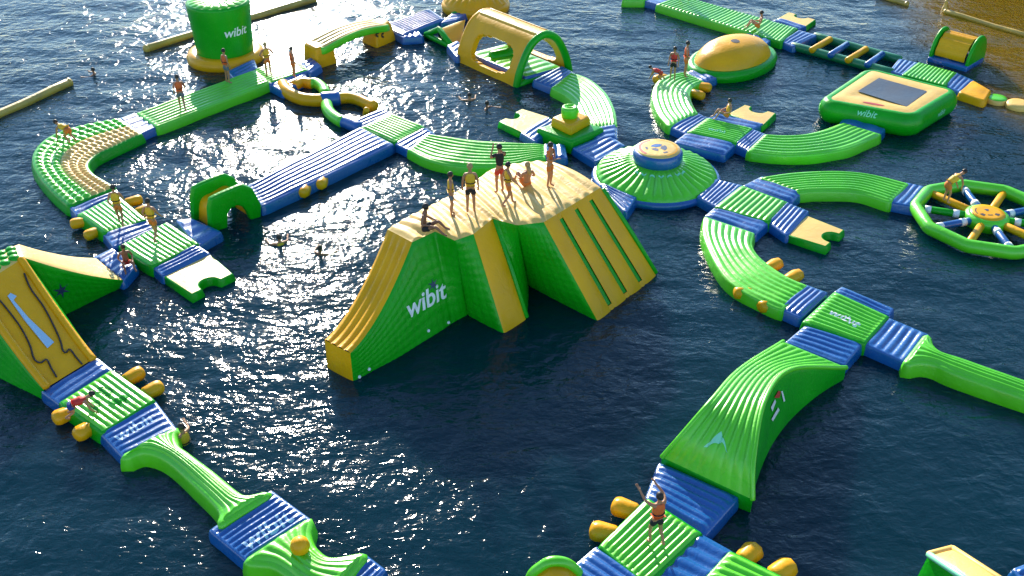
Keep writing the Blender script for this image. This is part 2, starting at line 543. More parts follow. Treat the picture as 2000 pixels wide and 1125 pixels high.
# ------------------------------------------------------------------ square platforms and the mats between them
def arrowish(th, dk, px, ex, ey, s, txt='wibit', mat='white', shear=0.25):
    v, f = text_geo(txt, s, shear)
    return drape(th, dk, v, f, G(*px, ZD), ex, ey, mat, 'lettering')
def unit(a, b, z=ZD):
    d = G(*b, z) - G(*a, z); d[2] = 0
    return d/np.linalg.norm(d)

# right-hand chain
pA, dA = platform([(1632,571),(1732,617),(1687,667),(1572,628)], 'lime green square platform with white lettering, blue mats on all four sides', 10)
ex = unit((1632,571),(1732,617)); ey = np.array([-ex[1], ex[0], 0])
arrowish(pA, dA, (1647,622), ex, ey, 0.52)
connector([(1522,600),(1575,557),(1613,571),(1563,618)], 'wrinkled blue mat joining the S-curved walkway to the lettered green square', 4)
connector([(1633,570),(1734,614),(1742,602),(1646,561)], 'thin blue flap along the free open-water edge of the lettered green square', 2)
connector([(1575,637),(1682,668),(1647,710),(1538,668)], 'blue mat between the lettered green square and the arched green bridge', 5)
connector([(1689,669),(1733,620),(1811,653),(1773,707)], 'blue mat between the lettered green square and the long balance beam', 5)
pB, dB = platform([(1400,403),(1450,363),(1537,395),(1500,431)], 'lime square platform beside the domed hub, next to the notched cream mat', 9)
connector([(1365,383),(1397,350),(1449,362),(1400,402)], 'striped blue mat between the domed hub and the lime square beside it', 6)
connector([(1455,362),(1545,394),(1562,375),(1489,345)], 'blue mat leading from the lime square to the walkway towards the spoked wheel', 3)
connector([(1501,431),(1537,396),(1577,412),(1537,457)], 'blue mat between the lime square and the notched cream mat with a small mark', 5)
connector([(1400,404),(1500,432),(1474,456),(1380,421)], 'blue mat between the lime square and the S-curved walkway', 3)
pC, dC = platform([(1382,231),(1467,250),(1435,278),(1345,257)], 'bright lime square platform with a seated person on its corner', 9)
arrowish(pC, dC, (1400,256), unit((1382,231),(1467,250)), np.array([-1, 1, 0])*0.7*0 + np.array([-unit((1382,231),(1467,250))[1], unit((1382,231),(1467,250))[0], 0]), 0.42, 'wibit', 'mint')
connector([(1345,258),(1435,280),(1413,300),(1320,277)], 'blue mat between the domed hub and the bright lime square', 3)
connector([(1308,246),(1360,220),(1383,230),(1340,260)], 'blue mat joining the bright lime square to the walkway below the yellow mound', 4)
connector([(1384,231),(1468,251),(1488,241),(1402,221)], 'narrow blue mat between the bright lime square and a cream mat', 2)
connector([(1436,280),(1468,252),(1497,263),(1463,293)], 'blue mat from the bright lime square to the trampoline walkway', 5)
connector([(1643,240),(1653,227),(1726,251),(1716,263)], 'blue mat tucked under the trampoline at the end of a curved walkway', 2)
pD, dD = platform([(1175,1066),(1266,976),(1366,1041),(1262,1138)], 'pale lime square platform under the person with raised arms', 9)
for a, b in (((1240,1000),(1203,988)), ((1200,1044),(1160,1036))): block(pD, a, b, 0.24)
connector([(1290,906),(1437,971),(1376,1040),(1266,973)], 'blue mat between the arched green bridge and the platform with a raised-arm person', 6)
connector([(1166,1070),(1258,1132),(1205,1175),(1112,1116)], 'crumpled blue mat leading to the green rimmed yellow slide top', 4)
connector([(1367,1044),(1428,1078),(1345,1170),(1264,1138)], 'crumpled blue mat leading to a green platform with two yellow grab blocks', 5)
pE, dE = platform([(1428,1079),(1530,1130),(1460,1190),(1350,1165)], 'green platform end with two yellow grab blocks, past a crumpled blue mat', 7)
for a, b in (((1452,1094),(1474,1074)), ((1512,1124),(1542,1106))): block(pE, a, b, 0.24)

# left-hand chain
pF, dF = platform([(227,381),(282,428),(205,453),(155,418)], 'pale striped platform with four yellow grab blocks beside the bumpy curved walkway', 9)
for a, b in (((172,432),(142,438)), ((195,450),(170,461)), ((248,396),(274,390)), ((268,415),(290,408))): block(pF, a, b, 0.2)
connector([(135,398),(223,366),(231,380),(152,418)], 'dark blue mat at the foot of the bumpy curved walkway', 3)
connector([(204,455),(283,428),(303,444),(224,480)], 'blue mat between the two pale striped platforms', 3)
pG, dG = platform([(325,435),(384,475),(297,518),(236,479)], 'pale striped platform beside the green arch bridge, a standing person on it', 10)
connector([(347,430),(373,427),(428,452),(388,478)], 'blue mat linking the pale striped platform to the green arch bridge', 3)
connector([(298,517),(383,478),(406,494),(319,536)], 'striped blue mat between a pale platform and a notched mat in open water', 4)
connector([(185,502),(218,486),(262,518),(238,546)][::1], 'striped blue mat at the low end of the climbing ramp', 5)
pH, dH = platform([(217,724),(297,781),(199,841),(120,785)], 'striped platform below the big slide with a green emblem and four yellow blocks', 9)
for a, b in (((248,742),(274,727)), ((285,768),(312,755)), ((137,806),(110,818)), ((178,834),(152,850))): block(pH, a, b, 0.22)
def emblem(th, dk, px, s, mat, ex, ey):
    # three-leaf swirl printed on the deck
    v, f = [], []
    nj, nw = 40, 8
    for k in range(3):
        o = len(v)
        for j in range(nj+1):
            t = j/nj; r = s*(0.12 + 0.88*t); a = 2.1*k + 0.9*t
            wid = 0.62*math.sin(math.pi*t)**0.7
            for w in range(nw+1): v.append((r*math.cos(a + (w/nw-0.5)*wid*1.6), r*math.sin(a + (w/nw-0.5)*wid*1.6)))
        for j in range(nj):
            for w in range(nw):
                q = o + j*(nw+1) + w; f.append((q, q+1, q+nw+2, q+nw+1))
    return drape(th, dk, [(p[0], p[1]) for p in v], f, G(*px, ZD), ex, ey, mat, 'emblem', 0.014)
ex = unit((217,724),(297,781)); ey = np.array([-ex[1], ex[0], 0])
emblem(pH, dH, (208,782), 0.62, 'green', ex, ey)
connector([(85,762),(187,700),(216,723),(119,787)], 'deep blue mat at the foot of the big yellow slide', 3)
connector([(198,842),(298,782),(341,839),(243,890)], 'wrinkled blue mat with pale lettering between a striped platform and a balance beam', 6)
connector([(414,1034),(528,960),(603,1015),(485,1093)], 'light-striped blue mat between two bone-shaped green beams', 8)
connector([(655,1128),(709,1083),(748,1113),(695,1165)], 'blue striped mat behind the bone-shaped beam with the yellow ball', 4)

def mat_print(t, px, a, b, size, mat='sky_print'):
    e = unit(a, b); n_ = np.array([-e[1], e[0], 0])
    v, f = text_geo('wibit', size, 0.2, 0.012)
    drape(t, th_dk[t.name], v, f, G(*px, ZC), e, n_, mat, 'lettering', 0.008)
for t in [o for o in C.objects if o.name.startswith('connector_mat')]:
    if 'pale lettering' in t['label']: mat_print(t, (262,838), (198,842), (298,782), 0.62)
    if 'light-striped' in t['label']: mat_print(t, (520,1040), (414,1034), (528,960), 0.70)
# centre and far chain
pO, dO = platform([(765,222),(827,247),(770,276),(707,248)], 'pale striped square platform between long blue walkway and a curved walkway', 10)
connector([(770,278),(829,249),(848,262),(797,291)], 'dark blue mat between the pale square and the curved walkway behind the climbing tower', 3)
connector([(707,247),(765,221),(745,212),(690,236)], 'pale blue mat between the pale square and the yellow curled tube', 3)
connector([(1020,259),(1070,229),(1085,240),(1045,275)], 'short blue mat between stepped pyramid and a notched cream mat', 3)
connector([(1060,283),(1060,308),(1105,307),(1100,282)], 'blue mat between curved walkway and stepped pyramid', 3)
connector([(1122,288),(1185,262),(1218,283),(1165,314)], 'glossy blue mat between stepped pyramid and domed hub', 4)
connector([(1155,250),(1203,243),(1203,270),(1165,275)], 'blue mat where the pale curved walkway meets the stepped pyramid', 3)
connector([(1176,358),(1240,384),(1222,412),(1186,376)], 'pale-lit blue mat hanging from the domed hub behind the climbing tower', 4)
connector([(1044,156),(1097,129),(1120,142),(1080,170)], 'blue mat at the mouth of the yellow tunnel', 4)
connector([(1340,143),(1372,160),(1397,151),(1360,133)], 'blue mat between yellow mound and the walkway where two people stand', 3)
connector([(1455,60),(1474,55),(1506,75),(1492,88)], 'blue mat between yellow mound and the cross-ribbed green walkway', 3)
connector([(232,232),(262,221),(308,245),(272,261)], 'grey-lit blue mat between the bumpy curve and the long green walkway', 4)
connector([(862,44),(890,38),(912,24),(884,26)], 'tiny blue mat between silvery striped mat and yellow drum', 2)
connector([(774,64),(788,72),(824,70),(815,60)], 'dark blue mat between yellow footbridge and silvery striped mat', 3)
connector([(876,88),(893,80),(908,98),(893,110)], 'blue mat between yellow wedge and the windowed tunnel', 3)
connector([(592,122),(607,112),(624,127),(603,142)], 'blue mat linking yellow footbridge to the glaring pale platform', 3)
connector([(447,138),(494,116),(500,132),(460,152)], 'blue mat between green drum tower and the long green walkway', 3)
pQ, dQ = platform([(497,136),(571,113),(602,137),(529,162)], 'glaring pale striped platform where long green walkway meets curled yellow tube', 9, mat='lime', side='blue')
connector([(529,164),(590,142),(600,152),(553,177)], 'blue mat between the glaring pale platform and curled yellow tube', 3)
pS, dS = platform([(750,50),(838,18),(866,37),(788,67)], 'striped silvery blue mat between footbridge and yellow drum', 9, mat='blue', side='blue', name='striped_mat', cat='floating mat', group=None)
pY, dY = platform([(1765,145),(1795,122),(1867,142),(1846,166)], 'striped green platform between trampoline and yellow roller', 11)
connector([(1740,137),(1758,115),(1796,123),(1766,146)], 'blue mat between floating ladder and the striped green platform', 4)
connector([(1846,166),(1867,142),(1901,157),(1877,179)], 'blue mat between striped green platform and the yellow wedge step', 4)
connector([(1527,80),(1560,59),(1594,68),(1550,89)], 'blue mat between floating ladder and the green striped platform with a cream mat', 4)
pT, dT = platform([(1474,66),(1508,42),(1556,55),(1526,80)], 'green striped platform between cross-ribbed green walkway and floating ladder', 8)
connector([(1508,41),(1558,56),(1572,50),(1524,36)], 'narrow blue mat between the ladder-side green platform and its cream mat', 2)
connector([(1258,0),(1286,8),(1332,-8),(1300,-16)], 'blue mat crossing the cross-ribbed walkway at the end away from the ladder', 3)

# straight walkways
th, dk = walkway([(307,245),(527,160)], [(270,220),(497,137)], 'long straight green walkway with two people in orange vests', 7, 40, group=None)
tN, dN = walkway([(513,400),(765,281)], [(485,362),(703,249)], 'long blue walkway with pale ribs and two yellow blocks on its side', 7, 40, mat='blue', side='blue', group=None)
block(tN, (600,362), (592,378), 0.22); block(tN, (632,350), (626,362), 0.22)
walkway([(1285,8),(1470,64)], [(1330,-8),(1506,41)], 'straight cross-ribbed green walkway with a seated person at its end', 26, 26*8+1, axis=0, group=None, amp=0.05)
walkway([(1218,-2),(1256,-1)], [(1250,-22),(1300,-18)], 'outermost stub of green walkway beyond a blue mat', 6, 49, axis=0, group=None)

# curved walkways
walkway([(800,291),(835,309),(880,320),(940,325),(1000,321),(1062,308)], [(836,262),(870,267),(930,275),(1000,279),(1062,283)], 'pale curved green walkway behind people on the climbing tower', 8)
walkway([(1080,170),(1107,185),(1127,203),(1138,225),(1155,247)], [(1117,142),(1150,155),(1180,180),(1197,212),(1202,244)], 'sun-bleached green walkway curving from tunnel to stepped pyramid', 7)
wZ, dZ = walkway([(1307,245),(1287,220),(1277,187),(1284,162),(1305,147),(1338,141)], [(1360,220),(1350,202),(1345,184),(1350,172),(1360,164),(1373,159)], 'pale green walkway curving up towards yellow mound, two people standing on it', 7)
for a, b in (((1352,182),(1372,188)), ((1362,168),(1386,172)), ((1300,152),(1280,156))): block(wZ, a, b, 0.22)
walkway([(1495,263),(1550,265),(1600,257),(1648,240)], [(1463,294),(1530,301),(1600,298),(1660,286),(1718,262)], 'lime walkway curving up to the trampoline', 7)
walkway([(1488,347),(1550,338),(1625,335),(1700,341),(1771,358)], [(1561,374),(1600,371),(1675,374),(1737,392)], 'lime walkway bowed like an arc leading towards the spoked wheel', 8)
connector([(1737,393),(1771,357),(1818,367),(1792,403)], 'blue striped mat between the arc walkway and the spoked wheel', 4)
wC, dCc = walkway([(1378,424),(1377,456),(1394,500),(1420,540),(1455,568),(1500,591),(1526,602)], [(1470,455),(1466,478),(1480,501),(1510,525),(1540,543),(1573,557)], 'lime S-curved walkway with four yellow grab blocks', 7)
for a, b in (((1478,572),(1438,572)), ((1510,590),(1488,600)), ((1500,525),(1520,514)), ((1538,548),(1560,536))): block(wC, a, b, 0.22)

# bone-shaped balance beams
def beam(Lp, Rp, label, n=5, group='bone-shaped green beams', z=0.5):
    P = strip(Lp, Rp, z, 70, n*8+1)
    c = P.reshape(-1, 3).mean(0); c[2] = 0
    t = thing('balance_beam', label, 'balance beam', c, group)
    s = np.linspace(0, 1, P.shape[1])[None, :]
    P2 = P.copy(); P2[..., 2] += 0.10*np.sin(math.pi*s)
    Q = top_grid(P2, n, 0.03, 0.03)
    Q[:, 0] = P[:, 0]; Q[:, -1] = P[:, -1]; Q[0] = P[0]; Q[-1] = P[-1]
    dk = link('deck', *grid_mesh(Q), 'lime', t)
    if dk.data.polygons[100].normal.z < 0: dk.data.flip_normals()
    link('side', *skirt(grid_loop(P), 0.14, -0.2, 0.05), 'lime', t)
    return t, dk
beam([(243,889),(275,876),(305,880),(338,898),(385,940),(424,978),(437,1000),(432,1018)], [(341,838),(336,853),(342,872),(360,886),(410,924),(455,961),(480,971),(520,963)], 'pale green bone-shaped balance beam between two blue mats')
bM, dM = beam([(485,1093),(530,1097),(560,1112),(590,1135),(640,1165)], [(603,1016),(598,1045),(612,1074),(645,1093),(707,1084)], 'green bone-shaped beam carrying a yellow ball')
v, f = revolve(*G(586,1068,0.7)[:2], [(0.02,.42),(.14,.46),(.2,.6),(.235,.72),(.2,.86),(.12,.94),(.03,.965)], 24)
surf('ball', v, f, 'yellow', bM)
beam([(1773,706),(1800,702),(1830,707),(1870,724),(2000,770),(2080,798)], [(1812,655),(1817,672),(1835,687),(1875,701),(2000,744),(2080,770)], 'bright green balance beam stretching out over open water')

# notched cream mats
def exit_mat(px, edge, c, rad, label, mark=False):
    """four corners; round notch centred near point c on edge number edge"""
    W = [G(*p, 0.30) for p in px]
    out = []
    cc = G(*c, 0.30)
    for i in range(4):
        a, b = W[i], W[(i+1) % 4]
        out.append(a)
        if i == edge:
            d = (b-a)/np.linalg.norm(b-a)
            n_ = np.array([-d[1], d[0], 0]); mid = np.mean(W, 0)
            if np.dot(mid-a, n_) < 0: n_ = -n_
            s0 = np.dot(cc-a, d)
            for t in np.linspace(0, math.pi, 13):
                out.append(a + d*(s0 - 1.35*rad*math.cos(t)) + n_*(rad*1.5*math.sin(t)**.8))
    # round the outer corners a touch
    th = thing('notched_mat', label, 'floating mat', centre(px), 'notched cream exit mats')
    dk = poly_pad(th, out, 0.30, 'cream', 'green', 0.07)
    return th, dk
exit_mat([(1537,457),(1577,422),(1646,449),(1612,480)], 2, (1628,464), 0.30, 'notched cream mat with a small mark floating beside the S-curved walkway')
exit_mat([(320,537),(406,495),(452,534),(375,573)], 2, (412,555), 0.30, 'notched cream mat floating loose-ended beside the glittering water')
exit_mat([(1425,222),(1455,205),(1513,221),(1488,246)], 1, (1482,213), 0.32, 'notched cream mat behind the seated person on the lime square')
exit_mat([(977,237),(1020,213),(1072,229),(1021,259)], 0, (998,225), 0.30, 'notched cream mat beside the stepped pyramid')
exit_mat([(1520,36),(1541,24),(1591,38),(1572,52)], 1, (1566,31), 0.30, 'notched cream mat off the green platform by the floating ladder')

# ------------------------------------------------------------------ patches (inflated walls)
def patch_geo(S, nu, nv, bulge=0.0, quilt=0.0, cell=0.3):
    """S(u,v)->point arrays; bulge and quilting along the surface normal"""
    u = np.linspace(0, 1, nu); v = np.linspace(0, 1, nv)
    P = np.array([[S(a, b) for b in v] for a in u])
    du = np.gradient(P, axis=0); dv = np.gradient(P, axis=1)
    n = np.cross(du, dv); n /= np.maximum(np.linalg.norm(n, axis=2, keepdims=True), 1e-9)
    cam = np.array([0, 0, CAM_H])
    mid = P[nu//2, nv//2]
    U, W = np.meshgrid(u, v, indexing='ij')
    h = bulge*(np.clip(16*U*(1-U)*W*(1-W), 0, 1))**0.5
    if quilt:
        lu = np.linalg.norm(np.diff(P, axis=0), axis=2).sum(0).mean(); lv = np.linalg.norm(np.diff(P, axis=1), axis=2).sum(1).mean()
        ku, kv = max(1, round(lu/cell)), max(1, round(lv/cell))
        edge = np.clip(np.minimum(np.minimum(U, 1-U), np.minimum(W, 1-W))/0.05, 0, 1)
        h = h + quilt*edge*np.abs(np.sin(math.pi*ku*U)*np.sin(math.pi*kv*W))**0.6
    return P, n, h
def patch(name, S, mat, th, nu=40, nv=24, bulge=0.0, quilt=0.0, cell=0.3, out=None, pieces=None):
    P, n, h = patch_geo(S, nu, nv, bulge, quilt, cell)
    sgn = 1.0
    if out is not None and np.dot(n[nu//2, nv//2], out) < 0: sgn = -1.0
    P = P + n*(h*sgn)[..., None]
    v, f = grid_mesh(P)
    if sgn < 0: f = [q[::-1] for q in f]
    o = link(name, v, f, mat, th)
    # grid_mesh winds opposite to du x dv in places: make it consistent with n
    k = (nu//2)*(nv-1) + nv//2
    if o.data.polygons[k].normal.dot(Vector(n[nu//2, nv//2]*sgn)) < 0: o.data.flip_normals()
    return o
def bil(a, b, c, d):
    a, b, c, d = (np.asarray(q, float) for q in (a, b, c, d))
    return lambda u, v: a*(1-u)*(1-v) + b*u*(1-v) + c*u*v + d*(1-u)*v
def ruled(A, B):
    A, B = np.asarray(A, float), np.asarray(B, float)
    def S(u, v):
        x = u*(len(A)-1); i = min(int(x), len(A)-2); t = x-i
        return (A[i]*(1-t)+A[i+1]*t)*(1-v) + (B[i]*(1-t)+B[i+1]*t)*v
    return S
def poly(A, n):
    return resample(np.asarray(A, float), n)

# ------------------------------------------------------------------ climbing tower
ZT = 3.0
tw = thing('climbing_tower', 'big green and yellow climbing tower with three slides and a crowd on top', 'climbing tower', (*G(960,560,0)[:2], 0))
A, B = G(757,448,ZT), G(805,473,ZT)
B2, Cc, D, E_, E2 = G(850,452,ZT), G(888,470,ZT), G(925,457,ZT), G(962,427,ZT), G(1010,440,ZT)
F_, G_, H_ = G(1062,434,ZT), G(1173,366,ZT), G(1085,318,ZT)
back = [A, G(797,424,ZT), G(862,391,ZT), G(932,350,ZT), G(968,328,ZT), G(1040,316,ZT), H_]
front = [B, B2, Cc, D, E_, E2, F_, G_]
fr = poly(front, 120); bk = poly(catmull(back, 60), 120)
tt = np.linspace(0, 1, 40)[None, :, None]
Pt = fr[:, None]*(1-tt) + bk[:, None]*tt
Pt = top_grid(Pt, 17, 0.07, 0.04, axis=0, wob=0.02)
s_ = np.linspace(0, 1, 40)[None, :]
Pt[..., 2] += 0.10*np.sin(math.pi*s_)*np.clip(np.linspace(0, 1, 120)[:, None]/.1, 0, 1)
pl = link('plateau', *grid_mesh(Pt), 'cream', tw)
if pl.data.polygons[800].normal.z < 0: pl.data.flip_normals()
# left slide
fl, fr_ = G(634,664,1.0), G(684,690,1.0)
def slide_edge(top, foot, n=30):
    out = []
    for t in np.linspace(0, 1, n):
        q = top + (foot-top)*t
        q[2] = foot[2] + (top[2]-foot[2])*((1-t)**1.75)
        out.append(q)
    return np.array(out)
SL, SR = slide_edge(A, fl), slide_edge(B, fr_)
n_r = 4
tq = np.linspace(0, 1, n_r*8+1)[None, :, None]
Ps = SL[:, None]*(1-tq) + SR[:, None]*tq
du = np.gradient(Ps, axis=0); dv = np.gradient(Ps, axis=1); nn = np.cross(du, dv); nn /= np.linalg.norm(nn, axis=2, keepdims=True)
if nn[10, 10, 2] < 0: nn = -nn
Ps = Ps + nn*(0.055*rib(tq[..., 0], n_r)*np.clip(np.linspace(0, 1, 30)[:, None]/.1, 0, 1))[..., None]
o = link('slide', *grid_mesh(Ps), 'yellow', tw)
if o.data.polygons[100].normal.z < 0: o.data.flip_normals()
bl, br = G(639,717,0), G(690,747,0)
bl[2] = br[2] = -0.15
patch('slide_foot', bil(fl, fr_, br, bl), 'yellow', tw, 14, 8, 0.05, out=np.array([-.6, -.8, 0.1]))
# front wall 1
base_in = G(915,614,0); base_in[2] = -0.15
top1 = poly(np.concatenate([SR[::-1], np.array([B2, Cc])]), 60)
k0 = len(poly(SR[::-1], 10))
lenS = np.linalg.norm(np.diff(SR, axis=0), axis=1).sum()
bs1 = np.array([br + (base_in-br)*t for t in np.linspace(0, 1, 60)])
w1 = patch('wall', ruled(top1, bs1), 'green', tw, 90, 50, 0.10, 0.022, 0.27, out=np.array([.5, -.8, .3]))
# inner wall and middle slide
m1, m2 = G(987,652,0), G(1031,627,0); m1[2] = m2[2] = -0.15
patch('wall', bil(Cc, D, m1, base_in), 'green', tw, 40, 50, 0.10, 0.022, 0.27, out=np.array([-.6, -.7, .2]))
patch('slide', bil(D, E_, m2, m1), 'yellow', tw, 25, 30, 0.10, out=np.array([.6, -.8, .3]))
in2 = np.array([0.55, 29.0, -0.15])
patch('wall', bil(E_, E2, in2, m2), 'green', tw, 30, 40, 0.06, 0.02, 0.27, out=np.array([.7, .5, .2]))
r1, r2 = G(1172,628,0), G(1287,538,0); r1[2] = r2[2] = -0.15
patch('wall', bil(E2, F_, r1, in2), 'green', tw, 40, 50, 0.10, 0.022, 0.27, out=np.array([-.7, -.7, .2]))
# wide climbing face: four yellow bands, three recessed green grooves
def face_pt(u, v):
    return bil(F_, G_, r2, r1)(u, v)
cuts = [0, 0.215, 0.275, 0.475, 0.535, 0.735, 0.795, 1.0]
for i in range(7):
    a, b = cuts[i], cuts[i+1]
    if i % 2 == 0:
        patch('slide_band', lambda u, v, a=a, b=b: face_pt(a+(b-a)*u, v), 'yellow', tw, 13, 24, 0.09, out=np.array([.7, -.6, .5]))
    else:
        patch('groove', lambda u, v, a=a, b=b: face_pt(a+(b-a)*u, 0.05+0.86*v) + np.array([.7, -.6, .5])*-0.035, 'green', tw, 5, 20, 0.0, out=np.array([.7, -.6, .5]))
        patch('slide_band', lambda u, v, a=a, b=b: face_pt(a+(b-a)*u, 0.91+0.09*v), 'yellow', tw, 5, 5, 0.02, out=np.array([.7, -.6, .5]))
        patch('slide_band', lambda u, v, a=a, b=b: face_pt(a+(b-a)*u, 0.05*v), 'yellow', tw, 5, 5, 0.02, out=np.array([.7, -.6, .5]))
# right and back walls
hb = H_ + np.array([0.9, 0.9, 0]); hb[2] = -0.15
patch('wall', bil(G_, H_, hb, r2), 'green', tw, 30, 30, 0.08, 0.02, 0.27, out=np.array([.6, .7, .2]))
bkb = np.array([p + np.array([-0.75, 0.65, 0]) for p in bk[::2]]); bkb[:, 2] = -0.15
bkb[0] = bl + (bkb[20]-bl)*0.35
patch('wall', ruled(bk[::2][::-1], np.concatenate([[hb], bkb[::-1][1:]])), 'green', tw, 60, 24, 0.08, 0.02, 0.27, out=np.array([-.7, .7, .2]))
patch('wall', ruled(SL[::-1], np.array([bl + (bkb[0]-bl)*t for t in np.linspace(0, 1, 30)])), 'green', tw, 40, 20, 0.05, 0.015, 0.27, out=np.array([-.9, .3, .2]))
for (p, q) in ((E_, m2), (G_, r2)):
    dd = (q-p)/np.linalg.norm(q-p); sdv = np.array([.63, .77, 0])*.05
    tube('slide_edge', [p + sdv + dd*.1, (p+q)/2 + sdv + np.array([.03, -.03, .02]), q + sdv - dd*.25], .085, 'green', tw, 10)
# lettering on the long wall
pw = V(829, 586, br, base_in)
wdir = (base_in-br); wdir[2] = 0; wdir /= np.linalg.norm(wdir)
v, f = text_geo('wibit', 0.82, 0.2, 0.018)
nrm_w = np.array([wdir[1], -wdir[0], 0.35]); nrm_w /= np.linalg.norm(nrm_w)
eyw = np.cross(nrm_w, wdir)
def on_wall(px, py, tgt):
    B = bvh_of(tgt)
    d = Vector(ray(px, py)).normalized()
    return B.ray_cast(Vector((0, 0, CAM_H)), d)[0]
hit = on_wall(831, 587, w1)
drape(tw, w1, v, f, hit, wdir, eyw, 'white', 'lettering', 0.012)
hit = on_wall(846, 556, w1)
def star(n, r0, r1):
    v = [(0, 0)] + [((r1 if k % 2 else r0)*math.cos(math.pi*k/n), (r1 if k % 2 else r0)*math.sin(math.pi*k/n)) for k in range(2*n)]
    return v, [(0, 1+k, 1+(k+1) % (2*n)) for k in range(2*n)]
v, f = star(6, 0.07, 0.22)
drape(tw, w1, v, f, hit, wdir, eyw, 'navy_print', 'emblem', 0.012)
def valve(th, tgt, px, py, r=0.05):
    h = on_wall(px, py, tgt)
    if h is None: return
    d = Vector((-ray(px, py)[0], -ray(px, py)[1], 0)).normalized()
    o = link('valve', *tube_geo([np.array(h), np.array(h + d*0.05)], r, 8), 'white', th); recalc(o)
for p in ((721,720), (837,645), (702,735), (876,629)): valve(tw, w1, *p)

# ------------------------------------------------------------------ big slide tower on the left
ZS = 2.5
st = thing('slide_tower', 'tall yellow slide with dark ropes and a light arrow, green sided climbing ramp', 'slide tower', (*G(60,640,0)[:2], 0))
ra, ra2 = G(240,547,.42), G(187,504,.42)        # low end of the ramp
ta, ta2 = G(47,503,ZS), G(37,477,ZS)
rampL = np.array([ra + (ta-ra)*t for t in np.linspace(0, 1, 30)]); rampR = np.array([ra2 + (ta2-ra2)*t for t in np.linspace(0, 1, 30)])
for Q in (rampL, rampR):
    t = np.linspace(0, 1, 30); Q[:, 2] = .42 + (ZS-.42)*(0.75*t + 0.25*t**2)
patch('ramp', ruled(rampL, rampR), 'cream', st, 40, 16, 0.07, out=np.array([0, 0, 1]))
fa, fb = G(187,698,.42), G(85,761,.42)
tb = G(-57,569,ZS)
axs = (tb - ta); axs[2] = 0; axs /= np.linalg.norm(axs)
tc_ = ta2 + (tb - ta) + (ta2-ta)*0.8
patch('plateau', bil(ta, tb, tc_, ta2), 'cream', st, 30, 20, 0.10, out=np.array([0, 0, 1]))
# green bumps on the plateau
for i in range(5):
    for j in range(3):
        q = bil(ta, tb, tc_, ta2)(0.17+i*0.17, 0.22+j*0.27)
        v, f = revolve(q[0], q[1], [(.17, ZS), (.16, ZS+.08), (.11, ZS+.13), (.03, ZS+.15)], 14)
        surf('climbing_bump', v, f, 'green', st)
SLa = slide_edge(ta, fa); SLb = slide_edge(tb, fb)
SLa[:, 2] = SLa[:, 2]*0.45 + np.linspace(ZS, .42, 30)*0.55; SLb[:, 2] = SLa[:, 2]
sf = patch('slide', ruled(SLa, SLb), 'yellow', st, 50, 30, 0.06, out=np.array([.5, -.5, .6]))
for E1 in (SLa, SLb):
    off = axs*(0.12 if E1 is SLa else -0.12)
    tube('slide_rail', E1 + off + np.array([0, 0, .02]), 0.12, 'yellow', st, 10)
def base_of(Q, w):
    q = Q.copy(); q[:, :2] += w[:2]; q[:, 2] = -0.15
    return q
fabase = SLa.copy(); fabase[:, 2] = -.15
corner = G(128,612,0); corner[2] = -.15
fabase = np.array([np.r_[(np.array([*fa[:2]])*(t) + corner[:2]*(1-t)), -.15] for t in np.linspace(0, 1, 30)])
patch('wall', ruled(SLa, fabase), 'green', st, 40, 24, 0.05, 0.015, 0.27, out=np.array([.8, .4, .2]))
rb = np.array([np.r_[(G(240,556,0)[:2]*(1-t) + corner[:2]*t), -.15] for t in np.linspace(0, 1, 30)])
wr = patch('wall', ruled(rampL, rb), 'green', st, 50, 30, 0.08, 0.018, 0.27, out=np.array([.5, -.8, .2]))
rb2 = np.array([q + np.array([-.9, .9, 0]) for q in rampR]); rb2[:, 2] = -.15
patch('wall', ruled(rampR, rb2), 'green', st, 30, 20, 0.05, out=np.array([-.5, .8, .2]))
lb = np.array([np.r_[(fb[:2]*t + (G(-75,700,0)[:2])*(1-t)), -.15] for t in np.linspace(0, 1, 30)])
patch('wall', ruled(SLb, lb), 'green', st, 40, 24, 0.05, 0.015, 0.27, out=np.array([-.6, -.8, .2]))
bb = np.array([lb[0], lb[0] + (tc_-tb)*np.array([1.2, 1.2, 0])])
patch('wall', bil(tb, tc_, np.r_[(tc_ + (lb[0]-tb))[:2], -.15], lb[0]), 'green', st, 20, 20, 0.05, out=np.array([-.8, -.2, .2]))
patch('wall', bil(ta2, tc_, np.r_[(tc_ + (lb[0]-tb))[:2], -.15], rb2[-1]), 'green', st, 20, 20, 0.05, out=np.array([-.2, .9, .2]))
def on_slide(pts, tgt, eps=0.03):
    return np.array([np.array(on_wall(*p, tgt)) + np.array([.02, -.02, eps]) for p in pts])
for pts in ([(47,535),(60,565),(85,600),(107,642),(118,668),(122,684),(128,690),(136,683),(148,698),(160,712)],
            [(-8,580),(10,600),(40,640),(58,675),(64,696),(70,706),(80,709),(91,703),(100,720),(110,737)]):
    q = catmull(on_slide(pts, sf), 60)
    tube('rope', q, 0.028, 'rope', st, 6)
ap = on_slide([(20,572),(32,578),(26,586),(55,620),(105,668),(92,680),(46,624),(14,578)], sf, 0.012)
link('arrow', ap, [tuple(range(8))], 'sky_print', st, smooth=False)
hit = on_wall(120, 568, wr)
wd = unit((128,612),(240,556), 0); nw = np.array([wd[1], -wd[0], .3]); nw /= np.linalg.norm(nw)
v, f = star(6, 0.09, 0.28)
drape(st, wr, v, f, hit, wd, np.cross(nw, wd), 'navy_print', 'emblem', 0.012)

